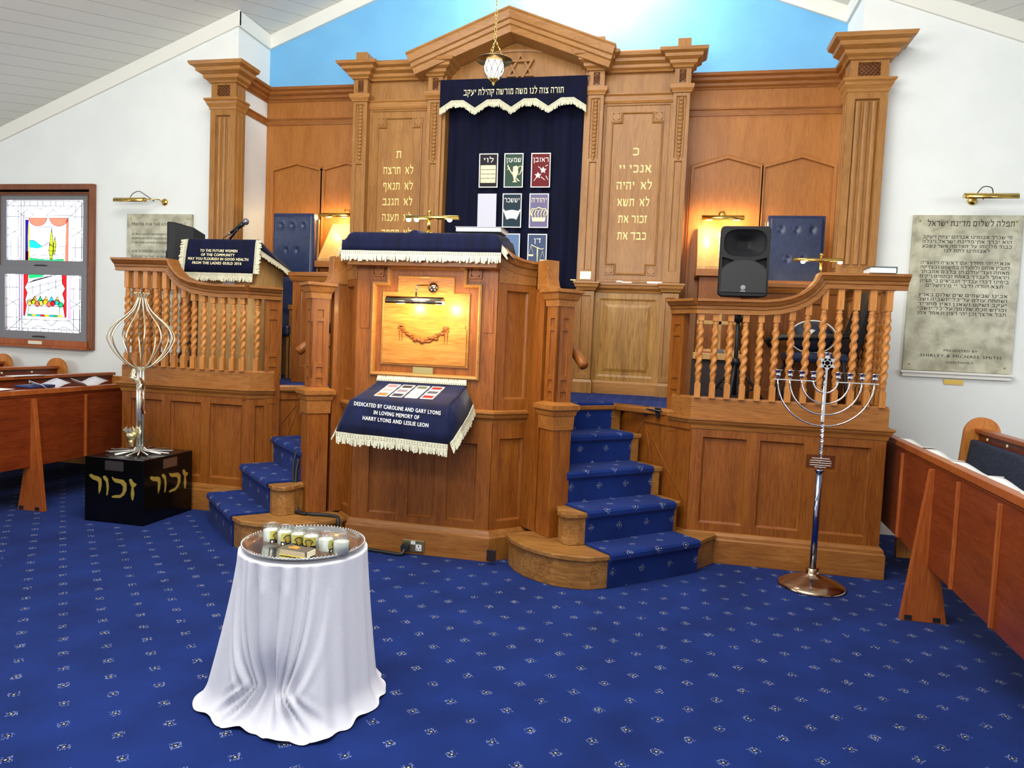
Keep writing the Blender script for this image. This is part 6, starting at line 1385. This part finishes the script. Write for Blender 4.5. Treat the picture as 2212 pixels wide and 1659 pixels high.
for k, (y, wd) in enumerate(((5.6, 'white paper on the first left-hand pew back, near its rounded end'), (5.05, 'white paper on the first left-hand pew back, left of another sheet'))):
    sheet(-5.84, y, 1.031, .10, .34, 0, wd, PAPER, .0)

# ---------------------------------------------------------------- round table with tray and candles
tx, ty, tz = -1.45, 2.745, .645
t = thing('round_table', (tx, ty, 0), 'small round pedestal table hidden under the white cloth in the foreground', 'table')
m = MB(); m.lathe([(.0, tz-.03), (.236, tz-.03), (.24, tz-.02), (.24, tz-.008), (.0, tz-.006)], (tx, ty, 0), 40); m.build('tabletop', OAKRH, t)
m = MB(); m.lathe([(.03, .06), (.035, .3), (.025, tz-.03)], (tx, ty, 0), 16); m.build('pedestal', OAKR, t)
for k in range(3):
    a = 2*PI*k/3; m = MB(); m.tube([(tx, ty, .12), (tx+.12*math.cos(a), ty+.12*math.sin(a), .07), (tx+.2*math.cos(a), ty+.2*math.sin(a), .015)], .018, 8); m.build('leg', OAKR, t)
kp = [(-152, .395), (-135, .345), (-118, .335), (-105, .30), (-92, .30), (-82, .335), (-70, .345), (-58, .37), (-48, .375), (-36, .33), (-15, .31), (15, .32), (60, .335), (110, .345), (160, .35), (190, .37)]
def hem_r(d):
    d = (d+180) % 360-180; ks = sorted([((a+180) % 360-180, r) for a, r in kp]); ks = [(ks[-1][0]-360, ks[-1][1])]+ks+[(ks[0][0]+360, ks[0][1])]
    for (a, r), (b, r2) in zip(ks, ks[1:]):
        if a <= d <= b: u = (d-a)/(b-a); u = u*u*(3-2*u); return r+(r2-r)*u
m = MB(); na, nr = 420, 52; vs = []
folds = [(-128, 7, .030), (-112, 5, .034), (-100, 5, .030), (-86, 5.5, .044), (-72, 5, .036), (-60, 6, .026), (-46, 8, .018), (-150, 9, .02), (-25, 9, .02), (10, 10, .02), (40, 9, .03), (75, 9, .03), (110, 9, .03), (150, 9, .03), (175, 10, .02)]
for j in range(nr+1):
    for i in range(na):
        d = 360*i/na-180; a = math.radians(d)
        if j <= 8: r = .262*j/8; z = tz+.002; vs.append((tx+r*math.cos(a), ty+r*math.sin(a), z)); continue
        u = (j-8)/(nr-8); H_ = tz-.004
        rb = hem_r(d); fo = 0
        gx = (u/.76)**2 if u < .76 else max(0, 1-(u-.76)/.22)
        c_ = -86+(d+86)/(1-.58*gx) if abs(d+86) < 70 else d
        zone = math.exp(-(abs(d+88)/(44*(1-.42*gx)))**4)
        ph = c_/15.5*PI+.8*math.sin(c_*.11+.6)
        pleat = (abs(math.cos(ph))+.0)**.7*(.8+.3*math.sin(c_*.31))-.62
        far = math.cos(a*13+1)*.5+.25*math.cos(a*23)
        base = .262+(rb-.262)*(u**1.25); e = min(1, u*6)
        r = base+e*(zone*pleat*(.026+.016*u)*(1-.75*max(0, u-.78)/.22)+(1-zone)*far*.010*(.4+u))
        r += -.045*math.exp(-((d+86)/15)**2)*math.exp(-((u-.74)/.16)**2)+.018*math.exp(-((d+72)/6)**2)*math.exp(-((u-.80)/.07)**2)
        flare = max(0, u-.86)/.14; r += .035*flare*flare
        z = tz+.002-H_*u; z = max(z, .006+.006*(1+math.sin(a*13))*flare)
        if u < .06: z = tz+.002-H_*u*.6; 
        vs.append((tx+r*math.cos(a), ty+r*math.sin(a), z))
fs = [(j*na+i, j*na+(i+1) % na, (j+1)*na+(i+1) % na, (j+1)*na+i) for j in range(nr) for i in range(na)]
m.add(vs, fs, True); tc = m.build('tablecloth', LINEN); solo(tc, 'white linen tablecloth falling in folds to the carpet over the small round table', 'tablecloth')
t = thing('tray', (tx, ty, tz+.006), 'round silver tray with a beaded rim on the white tablecloth', 'tray')
m = MB(); m.lathe([(.0, .651), (.205, .651), (.225, .655), (.243, .664), (.252, .667), (.253, .671), (.243, .670), (.226, .661), (.205, .6565), (.0, .6565)], (tx, ty, 0), 64); m.build('dish', pm('polished_silver', (218, 218, 216), .12, .95), t)
m = MB()
for k in range(100): a = 2*PI*k/100; m.ball((tx+.250*math.cos(a), ty+.250*math.sin(a), .671), .0042, 6)
m.build('beaded_rim', pm('silver_beads', (196, 196, 198), .3, .9), t)
cpos = [(-1.583, 2.705), (-1.512, 2.695), (-1.447, 2.69), (-1.384, 2.677), (-1.309, 2.66), (-1.237, 2.648)]
turn = [.75, .35, 0.05, -.28, 1.25, 2.6]
clab = ['candle glass at the left end of the row of six, its label half in view', 'second candle glass from the left on the tray, yellow and black label turned right', 'third candle glass from the left on the tray, label facing straight out',
        'fourth candle glass from the left on the tray, behind the matchbox corner', 'fifth candle glass from the left, showing only an edge of its label', 'candle glass at the right end of the row of six, no label in view']
LBL_Y, LBL_K, LBL_G = pm('label_yellow', (206, 196, 92), .5), pm('label_black', (24, 24, 28), .5), pm('label_gold', (190, 150, 60), .4)
zt0 = .657
for k, ((cx_, cy_), tn) in enumerate(zip(cpos, turn)):
    t = thing('memorial_candle', (cx_, cy_, zt0), clab[k], 'candle', 'memorial candles on the tray')
    m = MB(); m.lathe([(.0, 0), (.029, 0), (.031, .004), (.032, .03), (.0335, .078), (.0345, .083), (.033, .083), (.0315, .078), (.030, .014), (.0, .010)], (cx_, cy_, zt0), 28); m.build('glass', THIN, t)
    m = MB(); m.lathe([(.0, .0105), (.0294, .0145), (.0306, .060), (.0, .061)], (cx_, cy_, zt0), 24); w_ = m.build('wax', WAX, t)
    m = MB(); m.tube([(cx_, cy_, zt0+.060), (cx_+.001, cy_, zt0+.074)], .0012, 5); m.build('wick', WHT, w_)
    vd = math.atan2(-cy_, -cx_)                         # towards the viewer, then turned
    def wrap(u, v, e=0): u *= 1.12; v *= 1.12; a = vd+tn+u/.0335; r = .0334+.0012*v/.07+e; return Vector((cx_+r*math.cos(a), cy_+r*math.sin(a), zt0+v))
    def strip(name, u0, u1, v0, v1, mat, e=.0003, par=None):
        m = MB(); n = 10; vs = [wrap(u0+(u1-u0)*i/n, v, e) for v in (v0, v1) for i in range(n+1)]; m.add(vs, [(i, i+1, n+2+i, n+1+i) for i in range(n)], True); return m.build(name, mat, par or t)
    lb = strip('label', -.026, .026, .008, .054, LBL_Y)
    strip('label_band', -.026, .026, .008, .024, LBL_K, .0006, lb)
    m = MB(); pts = [wrap(.0165*math.cos(a), .033+.015*math.sin(a), .0008) for a in [PI*i/12 for i in range(13)]]; pts2 = [wrap(.013*math.cos(a), .033+.0115*math.sin(a), .0008) for a in [PI*i/12 for i in range(13)]]
    for i in range(12): m.add([pts[i], pts[i+1], pts2[i+1], pts2[i]], [(0, 1, 2, 3)])
    q2 = [wrap(.0115*math.cos(a), .031+.0105*math.sin(a), .0007) for a in [2*PI*i/16 for i in range(16)]]; m.add(q2, [tuple(range(16))]); m.build('label_emblem', LBL_K, lb)
    m = MB()
    for i in (-1, 0, 1): m.add([wrap(.006*i-.002, .027, .0011), wrap(.006*i+.002, .027, .0011), wrap(.006*i+.0012, .038-.001*abs(i), .0011), wrap(.006*i-.0012, .038-.001*abs(i), .0011)], [(0, 1, 2, 3)])
    m.add([wrap(-.007, .026, .0011), wrap(.007, .026, .0011), wrap(.003, .019, .0011), wrap(-.003, .019, .0011)], [(0, 1, 2, 3)]); m.build('label_flames', LBL_G, lb)
    m = MB(); m.add([wrap(-.018+.004*math.cos(a), .015+.005*math.sin(a), .0011) for a in [2*PI*i/10 for i in range(10)]], [tuple(range(10))])
    for v0, v1 in ((.0165, .019), (.012, .0142)): m.add([wrap(-.011, v0, .0011), wrap(.009, v0, .0011), wrap(.009, v1, .0011), wrap(-.011, v1, .0011)], [(0, 1, 2, 3)])
    m.build('label_print', WHT, lb)
t = thing('matchbox', (-1.40, 2.59, .657), 'box of matches with a flame picture lying on the tray in front of the candles', 'box')
B = Basis((-1.468, 2.575, .658), (.995, -.10, 0), (.10, .995, 0), (0, 0, 1)); m = MB(); m.box(0, .125, 0, .062, 0, .026, 0, B); m.build('sleeve', pm('matchbox_dark', (92, 84, 70), .5), t, .001)
m = MB(); m.box(.002, .118, -.0012, -.0002, .006, .024, 0, B); m.build('striking_strip', noisy('striker', (176, 158, 132), (196, 178, 150), (200, 200, 200), .9), t)
m = MB(); m.box(-.0005, .1255, -.0014, -.0001, .0, .0055, 0, B); m.box(-.0005, .0, 0, .062, .0, .026, 0, B); m.build('yellow_edge', pm('match_yellow', (220, 200, 80), .5), t)
m = MB(); m.box(.1252, .128, .003, .059, .002, .024, 0, B); m.build('tray_end', pm('match_card', (226, 216, 190), .7), t)
m = MB(); m.prism([(.02, .03), (.04, .045), (.03, .055), (.055, .05), (.075, .035), (.06, .03), (.078, .015), (.05, .02), (.03, .018)], .0262, .0272, B); m.build('flame_picture', pm('flame_orange', (226, 140, 50), .5), t)

# ---------------------------------------------------------------- hanging lamp before the ark
hx, hy, hz = -1.60, 6.2, 3.985
t = thing('pendant_lamp', (hx, hy, 5.85), 'small lit hanging lamp with a brass hood on a long chain before the ark pediment', 'lamp')
m = MB(); n = 26; z1 = 5.86
for k in range(n*2):
    z = hz+.17+(z1-hz-.17)*(k+.5)/(n*2); a = (k % 2)*PI/2; l = (z1-hz)/(n*4)*1.25
    m.tube([(hx+.010*math.cos(u)*math.cos(a), hy+.010*math.cos(u)*math.sin(a), z+l*math.sin(u)) for u in [2*PI*i/8 for i in range(8)]], .003, 5, True)
m.build('chain', BRASS, t)
for k in range(3):
    a = 2*PI*k/3+.5; m = MB()
    for i in range(7):
        t0, t1 = i/7, (i+1.15)/7; p = lambda s_: (hx+.085*s_*math.cos(a), hy+.085*s_*math.sin(a), hz+.17-.155*s_); m.tube([p(t0), p(t1)], .007 if i % 2 else .004, 6)
    m.build('hood_chain', BRASS, t)
m = MB(); m.lathe([(.155, -.012), (.158, -.006), (.150, .0), (.10, .018), (.04, .03), (.02, .05), (.0, .055), (.0, .045), (.03, .024), (.09, .008), (.145, -.008)], (hx, hy, hz), 36); m.build('hood', pm('antique_brass', (150, 126, 86), .3, 1), t)
m = MB(); m.lathe([(.075, -.02), (.085, -.05), (.088, -.08), (.075, -.12), (.05, -.155), (.03, -.17)], (hx, hy, hz), 24); m.build('glass_bowl', pm('lit_cut_glass', (255, 252, 240), .2, emit=(255, 248, 226), es=2.2), t)
m = MB()
for k in range(10):
    a = 2*PI*k/10
    for sg in (-1, 1):
        pr_ = [(.089, -.03), (.092, -.07), (.085, -.1), (.066, -.14), (.04, -.165)]
        m.tube([(hx+r*math.cos(a+sg*.16*i), hy+r*math.sin(a+sg*.16*i), hz+z) for i, (r, z) in enumerate(pr_)], .003, 5)
m.build('filigree', pm('dark_filigree', (70, 62, 50), .4, .8), t)
m = MB(); m.lathe([(.045, -.155), (.035, -.175), (.012, -.19), (.016, -.205), (.0, -.218)], (hx, hy, hz), 16); m.build('finial', BRASS, t)
m = MB(); m.lathe([(.05, 0), (.05, -.02), (.01, -.03)], (hx, hy, 5.87), 16); m.build('ceiling_rose', BRASS, t)
lamp('POINT', 'pendant_glow', (hx, hy-.0, hz-.26), 2.0, (1, .92, .75), .05)
